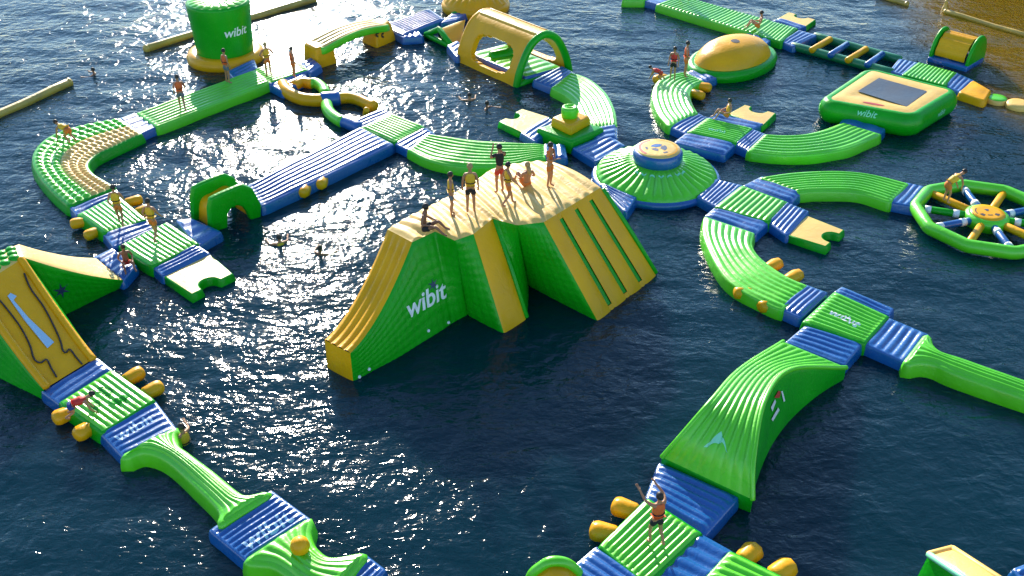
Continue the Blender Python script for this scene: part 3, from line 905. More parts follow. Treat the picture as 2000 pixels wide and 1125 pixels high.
# ------------------------------------------------------------------ arched green bridge (right foreground)
ab = thing('arched_bridge', 'tall humped lime bridge with white arrow, wide flared ends', 'arched bridge', (*G(1480,850,0)[:2], 0))
Lp = [(1293,893,.45),(1338,842,1.3),(1390,782,1.85),(1445,722,1.45),(1530,667,.45)]
Rp = [(1470,976,.45),(1472,895,1.3),(1494,782,1.85),(1545,722,1.45),(1653,718,.45)]
Lw = catmull([G(*p) for p in Lp], 60); Rw = catmull([G(*p) for p in Rp], 60)
n_r = 8
tq = np.linspace(0, 1, n_r*8+1)[None, :, None]
Pb = Lw[:, None]*(1-tq) + Rw[:, None]*tq
s8 = np.linspace(0, 1, 60)[:, None]; wd8 = np.linalg.norm(Rw-Lw, axis=1)[:, None]
Pb[..., 2] += (0.045*wd8)*np.abs(np.sin(math.pi*n_r*tq[..., 0]))**.8*np.clip(np.minimum(s8, 1-s8)/.04, 0, 1)
abd = link('deck', *grid_mesh(Pb), 'lime', ab)
if abd.data.polygons[100].normal.z < 0: abd.data.flip_normals()
axis_ = (Lw[-1]+Rw[-1]-Lw[0]-Rw[0]); axis_[2] = 0; axis_ /= np.linalg.norm(axis_)
rt = np.array([axis_[1], -axis_[0], 0])
tbase = np.linspace(0, 1, 60)[:, None]
Rb = Rw[0]*(1-tbase) + Rw[-1]*tbase - rt*0.62*np.sin(math.pi*tbase)**0.8; Rb[:, 2] = -.15
Lb = Lw[0]*(1-tbase) + Lw[-1]*tbase + rt*0.40*np.sin(math.pi*tbase)**0.8; Lb[:, 2] = -.15
abw = patch('wall', ruled(Rw, Rb), 'green', ab, 60, 24, 0.10, out=rt)
patch('wall', ruled(Lw, Lb), 'green', ab, 60, 24, 0.10, out=-rt)
patch('end_wall', ruled([Lw[0], Rw[0]], [Lb[0], Rb[0]]), 'green', ab, 12, 6, 0.05, out=-axis_)
patch('end_wall', ruled([Lw[-1], Rw[-1]], [Lb[-1], Rb[-1]]), 'green', ab, 12, 6, 0.05, out=axis_)
tube('edge_tube', Rw, 0.07, 'lime', ab, 10); tube('edge_tube', Lw, 0.07, 'lime', ab, 10)
for p in ([(1409,843),(1421,885),(1410,864),(1374,874)], ):
    q = np.array([np.array(on_wall(*a, abd)) for a in p]) 
    d3 = [tuple(q[0]), tuple(q[1]), tuple(q[2]), tuple(q[3])]
    vv, ff = [], []
    N_ = 10
    for (a, b, c) in ((0, 1, 2), (0, 2, 3)):
        o_ = len(vv)
        for i in range(N_+1):
            for j in range(N_+1-i):
                w0, w1_, w2 = 1-(i+j)/N_, i/N_, j/N_
                vv.append(q[a]*w0 + q[b]*w1_ + q[c]*w2)
        idx = {}
        k = 0
        for i in range(N_+1):
            for j in range(N_+1-i): idx[(i, j)] = o_+k; k += 1
        for i in range(N_):
            for j in range(N_-i):
                ff.append((idx[(i, j)], idx[(i+1, j)], idx[(i, j+1)]))
                if i+j < N_-1: ff.append((idx[(i+1, j)], idx[(i+1, j+1)], idx[(i, j+1)]))
    drape(ab, abd, [tuple(x[:2]) for x in vv], ff, (0, 0, 2.5), (1, 0, 0), (0, 1, 0), 'mint', 'arrow', 0.012)
for pts, mat in (([(1504,795),(1512,779),(1514,784),(1507,803)], 'white'), ([(1505,818),(1518,795),(1521,800),(1508,822)], 'white'), ([(1511,776),(1519,762),(1523,764),(1521,776)], 'red_print'), ([(1524,763),(1527,763),(1532,782),(1529,784)], 'white')):
    hh = [on_wall(*p, abw) for p in pts]
    if all(h is not None for h in hh):
        link('pictogram', np.array([np.array(h) + rt*0.02 + np.array([0, -.02, .01]) for h in hh]), [(0, 1, 2, 3)], mat, ab, smooth=False)

# ------------------------------------------------------------------ domed hub
hc = G(1282, 332, 0.4)
hub = thing('domed_hub', 'round lime dome with radial ribs and a blue drum carrying a printed yellow top', 'domed hub', (hc[0], hc[1], 0))
prof = [(2.30, -.15, 0), (2.42, .05, 0), (2.42, .22, 0), (2.34, .34, .3), (2.2, .40, 1), (1.8, .53, 1), (1.45, .66, 1), (1.2, .78, .8), (1.05, .84, 0), (.9, .86, 0)]
v, f = revolve(hc[0], hc[1], prof, 288, ribs=36, amp=0.09)
dome = surf('dome', v, f, 'lime', hub)
v, f = revolve(hc[0], hc[1], [(2.45, -.15), (2.56, .0), (2.58, .12), (2.5, .22), (2.3, .24)], 6*12)
surf('base_ring', v, f, 'blue', hub)
v, f = revolve(hc[0], hc[1], [(.90, .78), (.97, .88), (.99, 1.0), (.97, 1.22), (.92, 1.30), (.84, 1.33)], 64)
surf('drum', v, f, 'blue', hub)
v, f = revolve(hc[0], hc[1], [(.87, 1.32), (.84, 1.36), (.6, 1.385), (.3, 1.39), (.02, 1.39)], 64)
hubtop = surf('drum_top', v, f, 'cream', hub)
def ring_print(r0, r1, a0, a1, n=24):
    v, f = [], []
    for i in range(n+1):
        a = a0 + (a1-a0)*i/n
        v += [(r0*math.cos(a), r0*math.sin(a)), (r1*math.cos(a), r1*math.sin(a))]
    f = [(2*i, 2*i+1, 2*i+3, 2*i+2) for i in range(n)]
    return v, f
hx, hy, ho = (1, 0, 0), (0, 1, 0), (hc[0], hc[1], 1.45)
for (r0, r1, a0, a1, m_) in ((.68, .78, 1.9, 3.9, 'red_print'), (.70, .76, -1.2, 1.7, 'yellow'), (.05, .30, 0.9, 2.9, 'blue'), (.10, .34, -.9, .6, 'navy_print'), (.12, .32, 3.5, 4.6, 'navy_print'), (.42, .52, 3.0, 3.5, 'navy_print'), (.45, .54, 5.0, 5.4, 'navy_print')):
    v, f = ring_print(r0, r1, a0, a1)
    drape(hub, hubtop, v, f, ho, hx, hy, m_, 'printed_mark', 0.006)
for k in range(7):
    a = -2.35 + k*0.26
    v, f = ring_print(1.28, 1.36, a-.08, a+.08, 6)
    drape(hub, dome, v, f, ho, hx, hy, 'mint', 'printed_mark', 0.012)

# ------------------------------------------------------------------ spoked wheel
wc = G(1928, 421, 0.35)
wh = thing('spoked_wheel', 'large floating green wheel with yellow, blue and green spokes round a yellow hub', 'floating wheel', (wc[0], wc[1], 0))
RW = 2.52
rim = [np.array([wc[0]+RW*math.cos(a), wc[1]+RW*math.sin(a), .27]) for a in [2*math.pi*(k+.5)/10 for k in range(10)]]
pth = []
for k in range(10):
    a, b = rim[k], rim[(k+1) % 10]
    for t in (0.06, .35, .65, .94): pth.append(a + (b-a)*t)
tube('rim', pth, .23, 'lime', wh, 16, True, sq=1.1)
cols = {90: 'blue', 126: 'yellow', 162: 'green', 198: 'blue', 234: 'yellow', 270: 'blue', 306: 'yellow', 342: 'green', 18: 'blue', 54: 'yellow'}
for dg, m_ in cols.items():
    a = R(dg); d = np.array([math.cos(a), math.sin(a), 0]); o_ = np.array([wc[0], wc[1], .25])
    sp = tube('spoke', [o_ + d*.65, o_ + d*1.4, o_ + d*(RW-.15)], .15 if m_ == 'yellow' else .14, m_, wh, 12)
    if m_ != 'yellow':
        for q in (.95, 1.95):
            b = link('band', *tube_geo([o_ + d*q, o_ + d*(q+.22)], .152, 14, cap=False), 'white', wh); recalc(b)
            b.parent = sp

v, f = revolve(wc[0], wc[1], [(.66, -.1), (.78, .1), (.80, .26), (.76, .40), (.66, .46), (.60, .47)], 48)
surf('hub_ring', v, f, 'lime', wh)
v, f = revolve(wc[0], wc[1], [(.62, .44), (.60, .485), (.4, .50), (.02, .50)], 48)
wt = surf('hub_top', v, f, 'yellow', wh)
for (r0, r1, a0, a1, m_) in ((.08, .22, 1.1, 1.9, 'navy_print'), (.25, .40, 3.5, 4.0, 'rope'), (.25, .40, 5.4, 5.9, 'rope'), (.42, .46, 2.4, 3.4, 'rope'), (.2, .26, 4.3, 5.1, 'rope')):
    v, f = ring_print(r0, r1, a0, a1, 10)
    drape(wh, wt, v, f, (wc[0], wc[1], .6), hx, hy, m_, 'printed_mark', 0.006)

# ------------------------------------------------------------------ trampoline
tr_px = [(1600,195),(1697,130),(1875,175),(1787,228)]
trz = .98
Tw = [G(*p, trz) for p in tr_px]
tm = np.mean(Tw, 0)
tramp = thing('trampoline', 'square green trampoline with yellow pad and black jumping bed', 'trampoline', (tm[0], tm[1], 0))
inn = [tm + (p-tm)*0.88 for p in Tw]
tub = [tm + (p-tm)*0.90 for p in Tw]
cp_ = []
for k in range(4):
    a, b = tub[k], tub[(k+1) % 4]
    L_ = np.linalg.norm(b-a)
    for t in np.linspace(.07, .93, 10): cp_.append(a + (b-a)*t)
cpath = catmull(cp_, 90, True)[:-1]; cpath[:, 2] = trz - .52
tb_ = tube('frame_tube', cpath, .40, 'lime', tramp, 22, True, sq=1.32)
for o_ in (tb_,): o_.data.materials[0] = M['green']
tl = []
for k in range(4):
    a, b = inn[k], inn[(k+1) % 4]
    for t in (0.03, .5, .97): tl.append(a + (b-a)*t)
PQ = bilinear(inn[0], inn[1], inn[2], inn[3], 25, 25)
PQ[..., 2] = trz - .02
u_ = np.linspace(-1, 1, 25)
UU, WW = np.meshgrid(u_, u_, indexing='ij')
hmax = np.maximum(abs(UU), abs(WW))
PQ[..., 2] += 0.05*np.sin(math.pi*np.clip((hmax-.55)/.45, 0, 1))
pd = link('safety_pad', *grid_mesh(PQ), 'cream', tramp)
if pd.data.polygons[0].normal.z < 0: pd.data.flip_normals()
bed = [G(*p, trz+.03) for p in ((1675,178),(1717,152),(1811,178),(1771,208))]
PB = bilinear(*bed, 13, 13)
sg = np.sin(np.linspace(0, math.pi, 13))
PB[..., 2] -= 0.025*(sg[:, None]*sg[None, :])
o_ = link('jumping_bed', *grid_mesh(PB), 'jet', tramp)
if o_.data.polygons[0].normal.z < 0: o_.data.flip_normals()
for (px, sz, wa, wb, txt, mt) in (((1692,222), .42, 0, 3, 'wibit', 'mint'), ((1838,221), .34, 3, 2, 'wibit', 'mint')):
    d = (Tw[wb]-Tw[wa]); d[2] = 0; d /= np.linalg.norm(d)
    n_ = np.array([d[1], -d[0], 0.5])
    if np.dot(n_[:2], tm[:2]-Tw[wa][:2]) > 0: n_[:2] *= -1
    n_ /= np.linalg.norm(n_)
    h = on_wall(*px, tb_)
    if h is not None:
        v, f = text_geo(txt, sz); drape(tramp, tb_, v, f, h, d, np.cross(n_, d), mt, 'lettering', 0.01)
h = on_wall(1706, 203, pd)
if h is not None:
    d = (Tw[3]-Tw[0]); d[2] = 0; d /= np.linalg.norm(d)
    v, f = ring_print(0.0, .12, 0, 6.28, 10)
    drape(tramp, pd, [(p[0]*4, p[1]*.7) for p in v], f, h, d, np.array([-d[1], d[0], 0]), 'red_print', 'warning_label', 0.008)

# ------------------------------------------------------------------ yellow mound and yellow drum
mc = np.array([11.0, 48.9, 0]); mrot = math.atan2(.69, .72)
mo = thing('climbing_mound', 'smooth orange-yellow mound on an oval green ring', 'climbing mound', mc)
v, f = revolve(mc[0], mc[1], [(1.0, -.15), (1.05, .05), (1.06, .25), (1.02, .42), (.94, .48), (.86, .46)], 72, 2.65, 1.75, mrot)
surf('base_ring', v, f, 'green', mo)
v, f = revolve(mc[0], mc[1], [(.92, .40), (.90, .55), (.84, .78), (.72, 1.02), (.56, 1.2), (.38, 1.31), (.2, 1.36), (.02, 1.38)], 72, 2.6, 1.7, mrot, ribs=0)
md = surf('dome', v, f, 'yellow', mo)
h = on_wall(1436, 80, md)
v, f = ring_print(0, .22, 0, 6.28, 12)
drape(mo, md, v, f, h, (1, 0, 0), (0, 1, 0), 'rope', 'printed_mark', 0.01)
dc = G(929, 4, .4)
dm = thing('climbing_drum', 'round yellow drum with fluted top behind the windowed tunnel', 'climbing drum', (dc[0], dc[1], 0))
v, f = revolve(dc[0], dc[1], [(1.80, -.15), (1.93, .1), (1.95, .3), (1.85, .5)], 64)
surf('base_ring', v, f, 'yellow', dm)
v, f = revolve(dc[0], dc[1], [(1.85, .45, 0), (1.80, .62, .4), (1.5, .85, 1), (1.0, 1.02, 1), (.5, 1.1, .5), (.02, 1.12, 0)], 144, ribs=24, amp=.07)
surf('fluted_top', v, f, 'yellow', dm)
tube('side_tube', [G(886,30,.2), G(905,22,.2)], .2, 'green', dm, 10)

# ------------------------------------------------------------------ stepped pyramid
py_ = thing('stepped_pyramid', 'stepped pyramid of green block, yellow block and small green drum', 'stepped pyramid', (*G(1115,262,0)[:2], 0))
def tier(pts, z0, z1, mat, flare=1.12, name='tier', bevw=.12):
    W = [np.asarray(p, float) for p in pts]
    c = np.mean(W, 0)
    bot = [c + (p-c)*flare for p in W]
    vv = [np.r_[p[:2], z0] for p in bot] + [np.r_[p[:2], z1] for p in W]
    ff = [(0, 1, 2, 3), (4, 5, 6, 7)] + [(i, (i+1) % 4, 4+(i+1) % 4, 4+i) for i in range(4)]
    o = link(name, vv, ff, mat, py_, smooth=True); recalc(o); bev(o, bevw, 4)
    return o
tier([G(1047,250,.6), G(1117,276,.6), G(1181,249,.6), G(1114,229,.6)], -.1, .6, 'green', 1.05)
tier([G(1077,229,1.0), G(1115,247,1.0), G(1153,226,1.0), G(1113,212,1.0)], .56, 1.0, 'yellow', 1.10)
pc = G(1113, 208, 1.45)
v, f = revolve(pc[0], pc[1], [(.33, .95), (.36, 1.1), (.36, 1.35), (.32, 1.44), (.24, 1.47), (.2, 1.43), (.02, 1.43)], 32)
surf('top_drum', v, f, 'lime', py_)
tube('grip', [np.array([pc[0]-.12, pc[1], 1.5]), np.array([pc[0]+.14, pc[1]+.05, 1.5])], .06, 'lime', py_, 8)

# ------------------------------------------------------------------ windowed tunnel
T0, T1, T2 = G(897,119,0), G(1008,168,0), G(1112,138,0)
tn = thing('windowed_tunnel', 'yellow arched tunnel with big side windows and green rim at its mouth', 'tunnel', ((T0+T2)/2))
te, tw_ = T1-T0, T2-T1
arch2 = [(0, 0), (.06, .75), (.16, 1.45), (.27, 1.95), (.40, 2.22), (.5, 2.28), (.60, 2.22), (.73, 1.95), (.84, 1.45), (.94, .75), (1, 0)]
ar = catmull([np.array([a, z, 0]) for a, z in arch2], 80)
def tun(s, k):   # s along, k index of arch
    return T0 + te*s + tw_*ar[k][0] + np.array([0, 0, ar[k][1]-0.1])
ns = 60
Pn = np.array([[tun(s, k) for k in range(80)] for s in np.linspace(0, 1, ns)])
vv = Pn.reshape(-1, 3); ff = []
def hole(s, t):
    for tc0 in (.215, .785):
        if abs((s-.53)/.33)**4 + abs((t-tc0)/.135)**4 < 1: return True
    return False
for i in range(ns-1):
    for k in range(79):
        if not hole((i+.5)/(ns-1), (k+.5)/79): ff.append((i*80+k, i*80+k+1, (i+1)*80+k+1, (i+1)*80+k))
sh_ = link('shell', vv, ff, 'cream', tn)
sh_.data.materials.clear(); sh_.data.materials.append(M['yellow'])
recalc(sh_)
so = sh_.modifiers.new('thickness', 'SOLIDIFY'); so.thickness = .34; so.offset = 0
bm_ = sh_.modifiers.new('soft', 'BEVEL'); bm_.width = .08; bm_.segments = 3; bm_.angle_limit = R(50)
ap_ = np.array([tun(1.0, k) for k in range(80)])
tube('mouth_rim', np.concatenate([ap_, [T2 + (T1-T2)*t + np.array([0, 0, .05]) for t in (.15, .3, .7, .85)]]), .19, 'green', tn, 14, True)
ap_ = np.array([tun(0.0, k) for k in range(80)])
tube('mouth_rim', ap_, .19, 'yellow', tn, 14)
for dt in (.47, .53):
    q = np.array([tun(s, int(dt*79)) + np.array([0, 0, .17]) for s in np.linspace(.02, .98, 12)])
    tube('roof_rib', q, .05, 'cream', tn, 8)
tube('inner_roller', [T0 + te*.35 + tw_*.75 + np.array([0, 0, .35]), T0 + te*.3 + tw_*.3 + np.array([0, 0, .35])], .3, 'green', tn, 14)
PT = bilinear(*[T0 + te*a + tw_*b + np.array([0, 0, .34]) for a, b in ((.05, .18), (.05, .82), (1.0, .82), (1.0, .18))], 14, 65)
dkt = link('floor_mat', *grid_mesh(top_grid(PT, 8, .05)), 'lime', tn)
if dkt.data.polygons[50].normal.z < 0: dkt.data.flip_normals()
link('floor_side', *skirt(grid_loop(PT), .08, -.2), 'blue', tn)

# ------------------------------------------------------------------ yellow footbridge, far wedge, arch bridge
fb_ = thing('footbridge', 'yellow footbridge with two chunky feet and a raised pale deck', 'footbridge', (*G(680,105,0)[:2], 0))
def foot(pts, z1, shrink):
    W = [G(*p, 0) for p in pts]; c = np.mean(W, 0)
    vv = [np.r_[p[:2], -.1] for p in W] + [np.r_[(c + (p-c)*shrink)[:2], z1] for p in W]
    ff = [(0, 1, 2, 3), (4, 5, 6, 7)] + [(i, (i+1) % 4, 4+(i+1) % 4, 4+i) for i in range(4)]
    o = link('foot', vv, ff, 'yellow', fb_, smooth=True); recalc(o); bev(o, .14, 4)
    return o, c
f1, c1 = foot([(592,120),(620,135),(660,123),(630,107)], 1.0, .86)
f2, c2 = foot([(705,82),(736,94),(776,77),(744,64)], 1.0, .72)
c1[2] = c2[2] = 0
sd_ = (c2-c1)/np.linalg.norm(c2-c1); nd_ = np.array([-sd_[1], sd_[0], 0])*.62
ts_ = np.linspace(-.06, 1.03, 26)
Pf = np.array([[c1 + (c2-c1)*t + nd_*w + np.array([0, 0, .98 + .22*math.sin(math.pi*min(max(t, 0), 1))]) for w in np.linspace(1, -1, 33)] for t in ts_])
dkf = link('deck', *grid_mesh(top_grid(Pf, 4, .05, .04)), 'cream', fb_)
if dkf.data.polygons[50].normal.z < 0: dkf.data.flip_normals()
lp_ = grid_loop(Pf)
vS, fS = skirt(lp_, .08, .5, .02)
vS[-len(lp_):, 2] = lp_[:, 2] - .34; vS[-2*len(lp_):-len(lp_), 2] = lp_[:, 2] - .28; vS[-3*len(lp_):-2*len(lp_), 2] = lp_[:, 2] - .18
link('deck_side', vS, fS, 'lime', fb_)
for k, (a, b) in enumerate(((738, 58), (747, 58), (738, 68), (748, 69))):
    h = on_wall(a, b, f2)
    if h is not None:
        v, f = ring_print(.04, .14, .3*k, 4.2+.3*k, 10)
        drape(fb_, f2, v, f, h, (.8, .6, 0), (-.2, .3, .9), 'rope', 'printed_mark', .02)
wg = thing('wedge_block', 'yellow wedge on an open green triangle frame beside the windowed tunnel', 'wedge', (*G(880,80,0)[:2], 0))
w0, w1p, w2p, w3p = G(832,73,0), G(882,97,0), G(900,86,0), G(855,62,0)
apx0, apx1 = G(858,57,.75), G(908,40,.75)
tube('frame_tube', [w0 + [0, 0, .15], w1p + [0, 0, .15]], .15, 'green', wg, 10)
tube('frame_tube', [w0 + [0, 0, .15], apx0], .15, 'green', wg, 10)
tube('frame_tube', [apx0, w1p + [0, 0, .2]], .15, 'green', wg, 10)
pt = np.array([apx0, apx1, G(918,52,.7), G(898,84,.15), G(884,95,.15)])
patch('sloping_face', bil(apx0, G(909,38,.85), G(900,86,.12), G(882,97,.12)), 'yellow', wg, 16, 16, .08, out=np.array([0, -.6, .7]))
patch('back_face', bil(apx0, G(909,38,.85), w3p + (w2p-w1p), w3p), 'green', wg, 8, 8, .04, out=np.array([-.3, .8, .4]))
patch('end_face', bil(G(909,38,.85), G(900,86,.12), w2p + np.array([0, 0, -.1]), w3p + (w2p-w1p)), 'yellow', wg, 8, 8, .04, out=np.array([.8, .3, .2]))

gb = thing('arch_bridge', 'green arch bridge with two side panels and a yellow tread', 'arch bridge', (*G(440,440,0)[:2], 0))
ga, gbp = G(412,455,0), G(511,424,0)
goff = G(372,428,0) - ga
outl = [(412,456),(409,410),(412,389),(432,379),(474,361),(494,368),(504,386),(511,400),(511,425),(491,431),(484,415),(476,405),(466,402),(454,406),(446,418),(446,446)]
gw = [V(*p, ga, gbp) for p in outl]
un = goff/np.linalg.norm(goff)
slab_plane('side_panel', gw, un*.26, 'green', gb, .08)
slab_plane('side_panel', [p + goff for p in gw], -un*.22, 'green', gb, .08)
topc = catmull([V(*p, ga, gbp) for p in ((426,452),(427,422),(434,408),(450,400),(474,387),(484,394),(492,407),(499,428))], 40)
Pg = np.array([[p + goff*t for t in np.linspace(.08, .95, 13)] for p in topc])
vv, ff = grid_mesh(Pg)
o_ = link('tread', vv, ff, 'yellow', gb); recalc(o_)
s2 = o_.modifiers.new('thickness', 'SOLIDIFY'); s2.thickness = .12; s2.offset = 0

# ------------------------------------------------------------------ curled tubes
ct = thing('curled_tube', 'yellow and green curled balance tube with blue sleeve', 'balance tube', (*G(620,190,0)[:2], 0))
def gp(pts, z=.22, n=24): return catmull([G(*p, z) for p in pts], n)
tube('yellow_arc', gp([(552,166),(562,180),(585,192),(610,196),(632,196)]), .30, 'yellow', ct)
tube('far_arc', gp([(575,168),(588,162),(600,162),(608,164)], n=10), .26, 'yellow', ct)
tube('green_arc', gp([(608,163),(618,163),(630,172),(636,184)], n=12), .26, 'lime', ct)
tube('sleeve', gp([(630,195),(645,194),(660,193)], n=8), .36, 'blue', ct)
tube('yellow_arm', gp([(658,193),(680,191),(700,195),(718,203),(730,208)]), .27, 'yellow', ct)
tube('green_arm', gp([(638,204),(641,216),(652,228),(668,238)]), .27, 'lime', ct)
tube('blue_foot', gp([(666,236),(684,242),(702,250)], .2, 8), [.28]*3 + [.30]*3 + [.28]*2, 'blue', ct)
tube('post', [G(714,226,.0), G(716,214,.4)], .14, 'yellow', ct, 10)

# ------------------------------------------------------------------ green drum tower
gd = G(430, 117, .5); gd = np.array([gd[0]-.1, gd[1]+1.5, 0])
gt = thing('drum_tower', 'tall green drum tower with white lettering on a yellow ring base', 'drum tower', gd)
v, f = revolve(gd[0], gd[1], [(1.80, -.15), (1.92, .05), (1.93, .25), (1.82, .46), (1.6, .52), (1.3, .48)], 64)
surf('base_ring', v, f, 'yellow', gt)
v, f = revolve(gd[0], gd[1], [(1.40, .40), (1.42, .9), (1.45, 1.6), (1.50, 2.3), (1.54, 2.85), (1.52, 2.95), (1.42, 3.0)], 72)
gdd = surf('drum', v, f, 'green', gt)
v, f = revolve(gd[0], gd[1], [(1.46, 2.94, 0), (1.40, 3.0, .3), (1.1, 3.04, 1), (.5, 3.06, 1), (.02, 3.06, 0)], 144, ribs=20, amp=.06)
surf('drum_top', v, f, 'lime', gt)
h = on_wall(461, 63, gdd)
dn = np.array([h[0]-gd[0], h[1]-gd[1], 0]); dn /= np.linalg.norm(dn)
v, f = text_geo('wibit', .62, .2, .015)
drape(gt, gdd, v, f, h, np.array([-dn[1], dn[0], 0]), (0, 0, 1), 'white', 'lettering', .012)

# ------------------------------------------------------------------ ladder, roller, wedge step, discs
ld = thing('floating_ladder', 'floating ladder of dark green rails with yellow and blue rungs', 'floating ladder', (*G(1650,103,0)[:2], 0))
na, nb, fa_, fb2 = G(1548,90,.3), G(1742,142,.3), G(1593,71,.3), G(1758,117,.3)
tube('rail', gp([(1548,90),(1645,116),(1742,142)], .2, 12), .22, 'deepgreen', ld)
tube('rail', gp([(1592,71),(1675,94),(1757,117)], .2, 12), .22, 'deepgreen', ld)
for a, b, m_ in (((1621,77),(1586,98),'yellow'), ((1654,87),(1622,108),'blue'), ((1691,96),(1656,118),'yellow'), ((1723,106),(1694,127),'blue')):
    tube('rung', [G(*a, .36), G(*b, .36)], .17, m_, ld, 12)
rk = thing('roller', 'yellow ribbed roller between two round green end plates on a blue foot', 'roller', (*G(1858,118,0)[:2], 0))
ra_, rb_ = G(1818,118,0), G(1884,136,0)
dirr = (rb_-ra_); Lr = np.linalg.norm(dirr); dirr /= Lr
nr = np.array([-dirr[1], dirr[0], 0])
if nr[1] < 0: nr = -nr
def rpt(a, s, r_): # angle from the front foot over the top to the back
    return ra_ + dirr*s + nr*(.85 - r_*math.cos(a)) + np.array([0, 0, .25 + r_*1.28*math.sin(a)])
Pr = []
for i in range(49):
    a = math.pi*(.02 + .96*i/48); rr = .84 + .05*abs(math.sin(math.pi*6*i/48))
    Pr.append([rpt(a, s, rr) for s in np.linspace(.12, Lr-.12, 8)])
o_ = link('roller_drum', *grid_mesh(np.array(Pr)), 'yellow', rk); recalc(o_)
if o_.data.polygons[len(o_.data.polygons)//2].normal.z < 0: o_.data.flip_normals()
for s0 in (0, Lr):
    ol = [rpt(math.pi*i/20, s0 - (.0 if s0 else .12), 1.0) for i in range(21)] + [ra_ + dirr*(s0 - (.0 if s0 else .12)) + nr*1.85 + [0, 0, -.1], ra_ + dirr*(s0 - (.0 if s0 else .12)) - nr*.15 + [0, 0, -.1]]
    slab_plane('end_plate', ol, dirr*.16, 'green', rk, .06)
slab_plane('foot', [ra_ - nr*.28 - dirr*.1 + [0, 0, -.15], ra_ - nr*.28 - dirr*.1 + [0, 0, .24], ra_ + nr*1.7 - dirr*.1 + [0, 0, .24], ra_ + nr*1.7 - dirr*.1 + [0, 0, -.15]], dirr*(Lr+.3), 'blue', rk, .08)
ws = thing('wedge_step', 'yellow tapered step beside the trampoline leading to round discs', 'floating step', (*G(1905,176,0)[:2], 0))
PW = quad_px([(1877,179),(1901,158),(1932,176),(1921,194)], .38, 12, 12)
pad(ws, PW, 1, .04, 'yellow', 'yellow', .1)
for (px, r_, m_, lab) in (((1948,191), .47, 'lime', 'small round green disc float next to the yellow tapered step'), ((1990,201), .55, 'cream', 'small round cream disc float past the green disc')):
    c = G(*px, .22)
    t = thing('disc_float', lab, 'disc float', (c[0], c[1], 0), 'round disc floats')
    v, f = revolve(c[0], c[1], [(r_*.94, -.12), (r_, .0), (r_, .12), (r_*.95, .2), (r_*.86, .23)], 36)
    surf('body', v, f, 'cream', t)
    v, f = revolve(c[0], c[1], [(r_*.9, .22), (r_*.84, .25), (r_*.5, .265), (.02, .265)], 36)
    surf('top', v, f, m_, t)

# ------------------------------------------------------------------ bumpy curved walkway
bw = thing('bumpy_walkway', 'bumpy curved walkway, green studs outside and yellow studs inside', 'walkway', (*G(150,320,0)[:2], 0))
OL = catmull([G(*p, ZD) for p in ((232,232),(155,247),(100,266),(72,292),(68,318),(82,345),(107,373),(136,399))], 150)
IL = catmull([G(*p, ZD) for p in ((273,261),(215,288),(183,304),(168,322),(178,339),(200,353),(222,366))], 150)
tq = np.linspace(0, 1, 49)[None, :, None]
PB = OL[:, None]*(1-tq) + IL[:, None]*tq
s_ = np.linspace(0, 1, 150)[:, None]; t_ = np.linspace(0, 1, 49)[None, :]
hb_ = .11*np.abs(np.sin(math.pi*26*s_)*np.sin(math.pi*6*t_))**.7
edge = np.clip(np.minimum(s_, 1-s_)/.02, 0, 1)
PB2 = PB.copy(); PB2[..., 2] += hb_*edge
for nm, sl_, m_ in (('green_studs', slice(0, 25), 'lime'), ('yellow_studs', slice(24, 49), 'cream')):
    o_ = link(nm, *grid_mesh(PB2[:, sl_]), m_, bw)
    if o_.data.polygons[50].normal.z < 0: o_.data.flip_normals()
link('side', *skirt(grid_loop(PB), .12, -.2, .08), 'green', bw)

# ------------------------------------------------------------------ things cut by the lower edge
gs = thing('water_slide', 'green rimmed yellow slide top next to a crumpled blue mat', 'slide', (*G(1085,1135,0)[:2], 0))
sa, sb = G(1030,1150,0), G(1140,1140,0)
q = catmull([V(*p, sa, sb) for p in ((1030,1150),(1040,1122),(1058,1106),(1076,1097),(1100,1098),(1118,1108),(1132,1124),(1140,1145))], 40)
tube('rim', q, .13, 'lime', gs, 12)
qq = [q[3:-3]*1 + np.array([0.06*k, -.35*k, -.12*k]) for k in range(5)]
o_ = link('chute', *grid_mesh(np.array(qq)), 'yellow', gs); recalc(o_)
s2 = o_.modifiers.new('thickness', 'SOLIDIFY'); s2.thickness = .12
tube('rim', q + np.array([.3, -1.6, -.5]), .13, 'lime', gs, 12)
sc = thing('slide_block', 'yellow sloping block with green side rising from open water', 'slide', (*G(1865,1125,0)[:2], 0))
z1 = 1.0
a0, a1 = G(1814,1083,z1), G(1860,1071,z1)
dwn = np.array([.45, -1.5, 0])
b0, b1 = a0 + dwn, a1 + dwn
b0[2] = b1[2] = 1.6
def lo(p, dx=0.0): return np.array([p[0]+dx, p[1], -.15])
vv = [a0, a1, b1, b0, lo(a0, -.15), lo(a1, .15), lo(b1, .15), lo(b0, -.15)]
ff = [(3, 2, 6, 7), (1, 0, 4, 5)]
for nm, fc, m_ in (('top', [(0, 1, 2, 3)], 'cream'), ('side', [(0, 3, 7, 4)], 'green'), ('side', [(1, 2, 6, 5)], 'green'), ('end', [(0, 1, 5, 4)], 'yellow'), ('end', [(3, 2, 6, 7)], 'yellow')):
    cs = [vv[k] for k in fc[0]]
    outv = np.mean(cs, 0) - np.mean(vv, 0)
    patch(nm, bil(*cs), m_, sc, 12, 12, .07, out=outv)
tube('edge_tube', [a0, b0], .08, 'mint', sc, 8); tube('edge_tube', [a1, b1], .08, 'cream', sc, 8); tube('edge_tube', [a0, a1], .08, 'cream', sc, 8)
connector([(1985,1112),(2030,1095),(2060,1130),(2010,1150)], 'blue mat in open water past the yellow sloping block', 3)

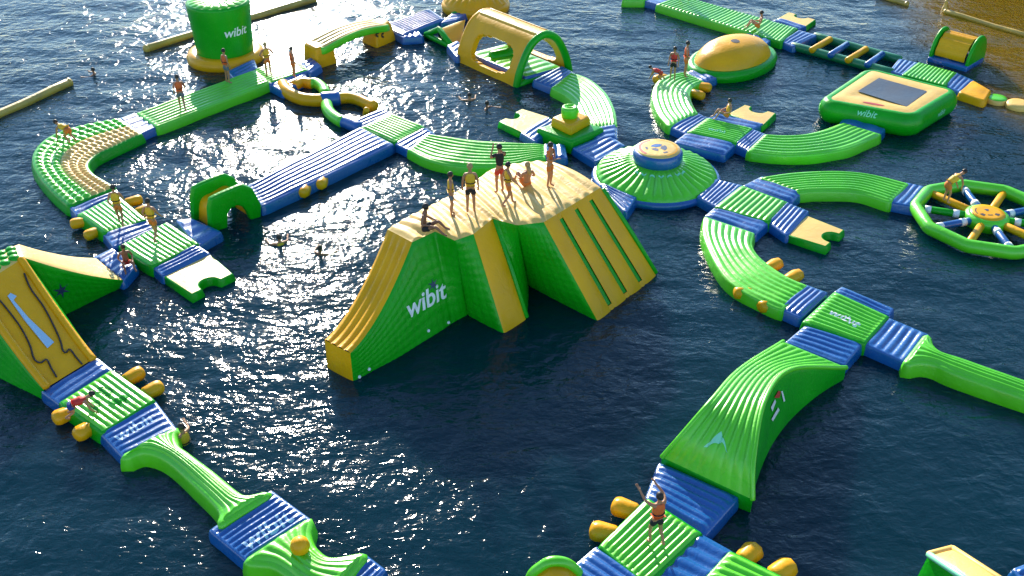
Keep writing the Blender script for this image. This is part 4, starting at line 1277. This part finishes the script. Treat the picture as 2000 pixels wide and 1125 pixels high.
# ------------------------------------------------------------------ floating booms
def boom(a, b, rad, label, z=.1, segs=1):
    A_, B_ = G(*a, z), G(*b, z)
    t = thing('floating_boom', label, 'boom', ((A_+B_)/2*[1, 1, 0]), 'yellow floating booms')
    n = max(2, int(np.linalg.norm(B_-A_)/.8))
    path = np.array([A_ + (B_-A_)*s + np.array([0, .06*math.sin(5*s), .02*math.sin(9*s)]) for s in np.linspace(0, 1, n)])
    tube('boom_tube', path, rad, 'boom', t, 14)
    for s in (.0, 1.0):
        e = link('end_collar', *tube_geo([path[0 if s == 0 else -1]-(B_-A_)/np.linalg.norm(B_-A_)*.12*(1 if s else -1), path[0 if s == 0 else -1]], rad*1.08, 14, cap=False), 'boom', t); recalc(e)
    return t
boom((-70,256), (137,160), .21, 'yellow floating boom lying alone in open water left of the drum tower')
boom((284,96), (615,-2), .21, 'yellow floating boom passing behind the green drum tower')
boom((1845,22), (2015,72), .13, 'thin pale yellow boom over the olive-brown water')
boom((1715,-8), (1772,8), .15, 'short piece of yellow boom at the edge of the olive-brown water')
bq = thing('marker_post', 'short yellow marker post at the end of the thin boom', 'marker post', (*G(1844,22,0)[:2], 0))
pq = G(1844,22,0)
v, f = revolve(pq[0], pq[1], [(.15, -.1), (.16, .2), (.1, .3), (.07, .5), (.09, .6), (.03, .66)], 12)
surf('post', v, f, 'boom', bq)

# ------------------------------------------------------------------ people
def skin_obj(name, verts, edges, radii, mat, parent, sub=2, root=0):
    me = bpy.data.meshes.new(name)
    me.from_pydata([tuple(v) for v in verts], edges, [])
    me.materials.append(M[mat])
    o = bpy.data.objects.new(name, me); C.objects.link(o); o.parent = parent
    md = o.modifiers.new('skin', 'SKIN'); md.use_smooth_shade = True; md.branch_smoothing = 0.3
    for i, r_ in enumerate(radii):
        sv = me.skin_vertices[0].data[i]
        sv.radius = (r_, r_) if np.isscalar(r_) else r_
        sv.use_root = (i == root)
    ss = o.modifiers.new('smooth', 'SUBSURF'); ss.levels = 1; ss.render_levels = sub - 1
    return o
POSES = {
 'stand': dict(),
 'float': dict(elL=(-.34,.16,1.36), haL=(-.36,.40,1.40), elR=(.33,.14,1.34), haR=(.42,.34,1.38)),
 'walk': dict(kneeL=(-.09,.14,.50), ankL=(-.09,.22,.09), kneeR=(.09,.02,.48), ankR=(.10,-.26,.12), elL=(-.25,-.10,1.16), haL=(-.25,.05,.95), elR=(.25,.08,1.16), haR=(.24,.24,.98)),
 'shade': dict(elL=(-.30,.06,1.30), haL=(-.16,.16,1.58), elR=(.27,.12,1.24), haR=(.12,.22,1.50)),
 'fold': dict(elL=(-.25,.05,1.17), haL=(.06,.20,1.20), elR=(.25,.05,1.15), haR=(-.06,.22,1.14)),
 'hips': dict(elL=(-.34,-.04,1.18), haL=(-.19,.08,1.02), elR=(.34,-.04,1.18), haR=(.19,.08,1.02)),
 'reach': dict(elL=(-.30,.16,1.48), haL=(-.34,.40,1.66), elR=(.26,.22,1.45), haR=(.18,.46,1.60), kneeL=(-.11,.12,.5), ankL=(-.12,.04,.09), kneeR=(.12,.0,.49), ankR=(.14,-.2,.09)),
}
def base_pose():
    return dict(pel=(0,0,.93), spi=(0,.0,1.12), che=(0,.0,1.32), nek=(0,-.01,1.47), hb=(0,.01,1.55), hd=(0,.02,1.63), cr=(0,.01,1.70),
        shL=(-.17,0,1.41), shR=(.17,0,1.41), elL=(-.24,-.03,1.14), elR=(.24,-.03,1.14), haL=(-.25,.06,.90), haR=(.25,.06,.90),
        hiL=(-.085,0,.88), hiR=(.085,0,.88), kneeL=(-.10,.03,.49), kneeR=(.10,.03,.49), ankL=(-.11,-.02,.09), ankR=(.11,-.02,.09))
def sit_pose(lean=-.08, knee=.42, spread=.14):
    return dict(pel=(0,0,.13), spi=(0,lean*.3,.32), che=(0,lean*.6,.52), nek=(0,lean,.67), hb=(0,lean+.03,.75), hd=(0,lean+.05,.83), cr=(0,lean+.04,.90),
        shL=(-.17,lean,.61), shR=(.17,lean,.61), elL=(-.27,lean*.2,.38), elR=(.27,lean*.2,.38), haL=(-.22,.24,.34), haR=(.22,.24,.34),
        hiL=(-.09,.03,.12), hiR=(.09,.03,.12), kneeL=(-spread,.42,knee), kneeR=(spread,.42,knee), ankL=(-spread,.62,.09), ankR=(spread,.62,.09))
def bend_pose(h=.55):
    """hands and feet down, hips up: climbing or crawling"""
    return dict(pel=(0,0,h+.05), spi=(0,.2,h+.10), che=(0,.38,h+.12), nek=(0,.52,h+.14), hb=(0,.60,h+.18), hd=(0,.67,h+.21), cr=(0,.74,h+.24),
        shL=(-.17,.46,h+.08), shR=(.17,.46,h+.08), elL=(-.22,.52,h*.55), elR=(.22,.56,h*.55), haL=(-.20,.60,.07), haR=(.20,.66,.07),
        hiL=(-.09,-.02,h), hiR=(.09,-.02,h), kneeL=(-.12,.12,h*.48), kneeR=(.12,.06,h*.48), ankL=(-.12,-.14,.09), ankR=(.13,-.24,.09))
def stoop_pose():
    d = base_pose()
    d.update(pel=(0,-.12,.86), spi=(0,.04,1.0), che=(0,.24,1.10), nek=(0,.38,1.18), hb=(0,.46,1.21), hd=(0,.53,1.24), cr=(0,.60,1.27), shL=(-.17,.32,1.12), shR=(.17,.32,1.12),
        elL=(-.22,.42,.86), elR=(.22,.42,.86), haL=(-.14,.50,.62), haR=(.14,.50,.62), hiL=(-.085,-.11,.82), hiR=(.085,-.11,.82), kneeL=(-.10,.04,.47), kneeR=(.10,.04,.47))
    return d
def person(foot_px, z, face, label, vest=None, shorts='cloth_black', hair='hair_dark', skin='skin', pose='stand', h=1.66, long_hair=False, shirt=None, world=None, zoff=0.0):
    p0 = G(*foot_px, z) if world is None else np.array(world, float)
    th = thing('person', label, 'person', (p0[0], p0[1], z+zoff), 'people on the water park')
    k = h/1.72
    th.scale = (k, k, k); th.rotation_euler = (0, 0, R(face))
    if pose == 'sit': J = sit_pose()
    elif pose == 'sit_low': J = sit_pose(.05, .30, .18)
    elif pose == 'bend': J = bend_pose()
    elif pose == 'crawl': J = bend_pose(.42)
    elif pose == 'stoop': J = stoop_pose()
    else:
        J = base_pose(); J.update(POSES[pose])
    J = {a: np.array(b, float) for a, b in J.items()}
    ks, vs, ed, rd = {}, [], [], []
    def V_(n, r_, p=None):
        ks[n] = len(vs); vs.append(J[n] if p is None else p); rd.append(r_); return ks[n]
    def E_(a, b): ed.append((ks[a], ks[b]))
    V_('pel', (.125, .10)); V_('spi', (.115, .085)); V_('che', (.135, .095)); V_('nek', .052); V_('hb', .062); V_('hd', (.080, .092)); V_('cr', .062)
    for a, b in (('pel','spi'),('spi','che'),('che','nek'),('nek','hb'),('hb','hd'),('hd','cr')): E_(a, b)
    up = J['cr'] - J['nek']; up /= np.linalg.norm(up)
    # facing of the head: forward, kept square to the neck
    fw = np.array([0, 1, 0.]); fw -= up*np.dot(fw, up)
    if np.linalg.norm(fw) < .5: fw = np.array([0, 0, -1.]) - up*np.dot(np.array([0, 0, -1.]), up)
    fw /= np.linalg.norm(fw); sd_ = np.cross(fw, up)
    V_('nose', .012, J['hd'] + fw*.105 - up*.012); E_('hd', 'nose')
    for s, S in ((-1, 'L'), (1, 'R')):
        V_('sh'+S, .058); V_('el'+S, .040); V_('ha'+S, (.030, .024))
        E_('che', 'sh'+S); E_('sh'+S, 'el'+S); E_('el'+S, 'ha'+S)
        d = J['ha'+S] - J['el'+S]; d /= np.linalg.norm(d)
        pl_ = J['ha'+S] + d*.075
        ks['pa'+S] = len(vs); vs.append(pl_); rd.append((.034, .016)); E_('ha'+S, 'pa'+S)
        w = np.cross(d, up); w /= max(np.linalg.norm(w), 1e-6)
        cur = np.array([0, .35, 0.]) - d*np.dot(np.array([0, .35, 0.]), d)
        for i, (o_, ln) in enumerate(((-.030, .062), (-.010, .075), (.010, .070), (.030, .055))):
            a_ = pl_ + d*.03 + w*o_; b_ = a_ + d*ln*.55 + cur*.02; c_ = b_ + d*ln*.4 + cur*.05
            for q, nm in ((a_, 'fa'), (b_, 'fb'), (c_, 'fc')):
                ks[nm+S+str(i)] = len(vs); vs.append(q); rd.append(.0085)
            E_('pa'+S, 'fa'+S+str(i)); E_('fa'+S+str(i), 'fb'+S+str(i)); E_('fb'+S+str(i), 'fc'+S+str(i))
        th1 = J['ha'+S] + d*.03 + w*(-.045*s) + cur*.05; th2 = th1 + d*.035 + cur*.04
        ks['t1'+S] = len(vs); vs.append(th1); rd.append(.010); ks['t2'+S] = len(vs); vs.append(th2); rd.append(.009)
        E_('ha'+S, 't1'+S); E_('t1'+S, 't2'+S)
        V_('hi'+S, .088); V_('knee'+S, .056); V_('ank'+S, .036)
        E_('pel', 'hi'+S); E_('hi'+S, 'knee'+S); E_('knee'+S, 'ank'+S)
        cf = J['knee'+S]*.45 + J['ank'+S]*.55 + (J['knee'+S]-J['ank'+S])*.12
        ks['to'+S] = len(vs); vs.append(J['ank'+S] + np.array([.02*s, .15, -.055])); rd.append((.040, .024)); E_('ank'+S, 'to'+S)
    body = skin_obj('body', vs, ed, rd, skin, th)
    # hair
    hv, hf = [], []
    c = J['hd'] + up*.025 - fw*.012
    rings = 6; seg = 14
    for i in range(rings+1):
        ph = math.pi*.62*i/rings
        for j in range(seg):
            a = 2*math.pi*j/seg
            rr = math.sin(ph); front = math.cos(a)
            cut = 1.0 if front < .45 or i < 4 else .80
            hv.append(c + up*(.118*math.cos(ph)*(1 if cut == 1 else .7)) + fw*(.112*rr*front*cut) + sd_*(.096*rr*math.sin(a)))
    for i in range(rings):
        for j in range(seg):
            q = (j+1) % seg
            hf.append((i*seg+j, i*seg+q, (i+1)*seg+q, (i+1)*seg+j))
    if long_hair:
        base_i = len(hv)
    ho_ = bpy.data.meshes.new('hair'); ho_.from_pydata([tuple(p) for p in hv], [], hf); ho_.materials.append(M[hair])
    ho_.polygons.foreach_set('use_smooth', [True]*len(ho_.polygons))
    hh = bpy.data.objects.new('hair', ho_); C.objects.link(hh); hh.parent = th
    if long_hair:
        q = [J['hd'] - fw*.07, J['nek'] - fw*.09, (J['nek']+J['che'])/2 - fw*.11, J['che'] - fw*.10]
        skin_obj('long_hair', q, [(0, 1), (1, 2), (2, 3)], [.075, .085, .075, .035], hair, th)
    ev, ef = [], []
    for s in (-1, 1):
        e0 = J['hd'] + fw*.088 + sd_*(.032*s) + up*.012
        o_ = len(ev)
        for dx, dy in ((-1, 0), (0, -.6), (1, 0), (0, .6)): ev.append(e0 + sd_*(dx*.014) + up*(dy*.010) + fw*.004)
        ef.append((o_, o_+1, o_+2, o_+3))
    em = bpy.data.meshes.new('eyes'); em.from_pydata([tuple(p) for p in ev], [], ef); em.materials.append(M['eye'])
    eo = bpy.data.objects.new('eyes', em); C.objects.link(eo); eo.parent = th
    # clothes
    if vest or shirt:
        a_ = J['pel']*.55 + J['spi']*.45
        pts = [a_, J['spi'], J['che'], J['che'] + (J['nek']-J['che'])*.55, J['shL']*.8 + J['nek']*.2, J['shR']*.8 + J['nek']*.2]
        ee = [(0, 1), (1, 2), (2, 3), (2, 4), (2, 5)]
        g = .035 if vest else .016
        rr = [(.125+g, .095+g), (.122+g, .09+g), (.14+g, .10+g), .062+g, .064+g*.7, .064+g*.7]
        if shirt:
            for S in 'LR':
                pts.append(J['sh'+S]*.4 + J['el'+S]*.6); rr.append(.062); ee.append((4 if S == 'L' else 5, len(pts)-1))
        vo = skin_obj('life_vest' if vest else 'shirt', pts, ee, rr, vest or shirt, th, root=1)
        if vest:
            st_ = [J['spi'] + np.array([.165*math.cos(t), .135*math.sin(t), 0.]) if pose not in ('bend', 'crawl', 'stoop') else J['spi'] for t in np.linspace(0, 2*math.pi, 17)[:-1]]
            if pose not in ('bend', 'crawl', 'stoop'):
                gv, gf = tube_geo(st_, .016, 6, True)
                bo = bpy.data.meshes.new('belt'); bo.from_pydata([tuple(p) for p in gv], [], [list(q) for q in gf]); bo.materials.append(M['cloth_black'])
                b2 = bpy.data.objects.new('belt', bo); C.objects.link(b2); b2.parent = vo
    if shorts:
        pts = [J['pel'], J['hiL'], J['hiR'], J['hiL']*.45 + J['kneeL']*.55, J['hiR']*.45 + J['kneeR']*.55, J['pel']*.6 + J['spi']*.4]
        skin_obj('shorts', pts, [(0, 1), (0, 2), (1, 3), (2, 4), (0, 5)], [(.142, .115), .108, .108, .098, .098, (.135, .105)], shorts, th)
    return th
def swimmer(px, face, label, vest=None, hair='hair_dark', skin='skin', zo=-1.33):
    p = G(*px, 0)
    th = person(px, 0.0, face, label, vest, 'cloth_blue', hair, skin, 'float', world=p, zoff=zo)
    return th

ZP = ZD + .05; ZTP = ZT + .08
person((358,217), ZP, 20, 'person in orange vest and dark trousers striding along the long green walkway', 'vest_orange', 'cloth_grey', pose='walk')
person((446,163), ZP, -40, 'person in orange vest and grey shorts beside the green drum tower', 'vest_orange', 'cloth_grey', pose='stand')
person((526,150), ZP, 30, 'person in yellow vest standing in the glare at the end of the green walkway', 'vest_yellow', 'cloth_orange', 'hair_fair', pose='hips')
person((575,152), ZP, -60, 'person in orange standing above the curled yellow tube', 'vest_orange', 'cloth_orange', pose='stand', h=1.5)
person((138,277), ZP+.05, 60, 'person in yellow vest bending forward on the bumpy curved walkway', 'vest_yellow', 'cloth_orange', pose='bend')
person((238,441), ZP, 10, 'person in yellow vest walking on the pale platform by the bumpy walkway', 'vest_yellow', 'cloth_orange', pose='walk', h=1.62)
person((305,471), ZP, -15, 'person in yellow vest standing on the pale platform beside the green arch bridge', 'vest_yellow', 'cloth_orange', pose='walk', h=1.66)
person((248,517), ZC+.06, -150, 'bare-shouldered person crouching at the low end of the climbing ramp', None, 'cloth_red', 'hair_dark', 'skin_dark', 'sit_low', h=1.5)
person((828,452), ZTP, -100, 'bare-backed person sitting on the crest of the climbing tower above its slide', None, 'cloth_black', 'hair_dark', 'skin_dark', 'sit_low', h=1.75)
person((882,421), ZTP, -80, 'dark-haired youngster in yellow vest standing on the climbing tower', 'vest_yellow', 'cloth_grey', pose='stand', h=1.5)
person((920,417), ZTP, 5, 'fair-haired person in yellow vest and black shorts standing on the climbing tower', 'vest_yellow', 'cloth_black', 'hair_fair', pose='stand', h=1.72)
person((976,377), ZTP, 30, 'person in black top and red shorts shading the eyes on the climbing tower', None, 'cloth_red', pose='shade', h=1.72, shirt='cloth_black')
person((992,402), ZTP, -70, 'person in yellow vest and orange shorts walking across the climbing tower', 'vest_yellow', 'cloth_orange', pose='walk', h=1.52)
person((1029,366), ZTP, 25, 'long-haired person sitting on the climbing tower', None, 'cloth_orange', 'hair_fair', 'skin', 'sit', h=1.7, long_hair=True)
person((1073,366), ZTP, -120, 'person in orange swimwear with folded arms on the climbing tower', None, 'cloth_orange', pose='fold', h=1.6, shirt='cloth_orange')
person((1313,156), ZP, 160, 'person in red vest and dark trousers standing below the yellow mound', 'vest_red', 'cloth_black', pose='stand', h=1.6)
person((1337,150), ZP, -90, 'person in orange vest standing close to the yellow mound', 'vest_orange', 'cloth_orange', pose='hips', h=1.72)
person((1290,156), ZP, 60, 'person in red vest climbing out of the water onto a curved walkway', 'vest_red', 'cloth_red', pose='crawl', h=1.4)
person((1482,56), ZP, 80, 'dark-haired person sitting on the cross-ribbed green walkway by the ladder', None, 'cloth_orange', 'hair_dark', 'skin', 'sit', h=1.75)
person((1420,230), ZP, 100, 'person in yellow vest sitting at the corner of the bright lime square', 'vest_yellow', 'cloth_orange', pose='sit', h=1.6)
person((1846,396), .45, -70, 'person bending over the rim of the spoked wheel', 'vest_yellow', 'cloth_orange', pose='stoop', h=1.66)
person((1279,1062), ZP, 25, 'person in orange vest reaching both arms forward on the pale lime platform', 'vest_orange', 'cloth_black', 'hair_dark', pose='reach', h=1.62)
person((143,812), ZP, -65, 'person in red vest and blue shorts crawling onto the platform below the big slide', 'vest_red', 'cloth_blue', pose='crawl', h=1.5)
swimmer((362,866), 60, 'swimmer in yellow vest climbing up beside the bone-shaped beam', 'vest_yellow', zo=-1.0)
swimmer((917,196), 20, 'swimmer with raised arms between tunnel and pale square platform', None)
swimmer((951,212), -120, 'second swimmer in the sparkling water nearest the stepped pyramid', None, 'hair_dark', 'skin_dark')
swimmer((547,476), 30, 'swimmer in yellow vest in the glitter beside the climbing tower', 'vest_yellow')
swimmer((626,497), -20, 'dark-haired swimmer in glittering water close to the climbing tower', None, 'hair_dark', 'skin_dark')
swimmer((184,146), 90, 'lone swimmer between the booms in open water', None, 'hair_dark', 'skin_dark')
person((1338,2), ZP, 40, 'person walking along the cross-ribbed green walkway', 'vest_yellow', 'cloth_grey', pose='walk')
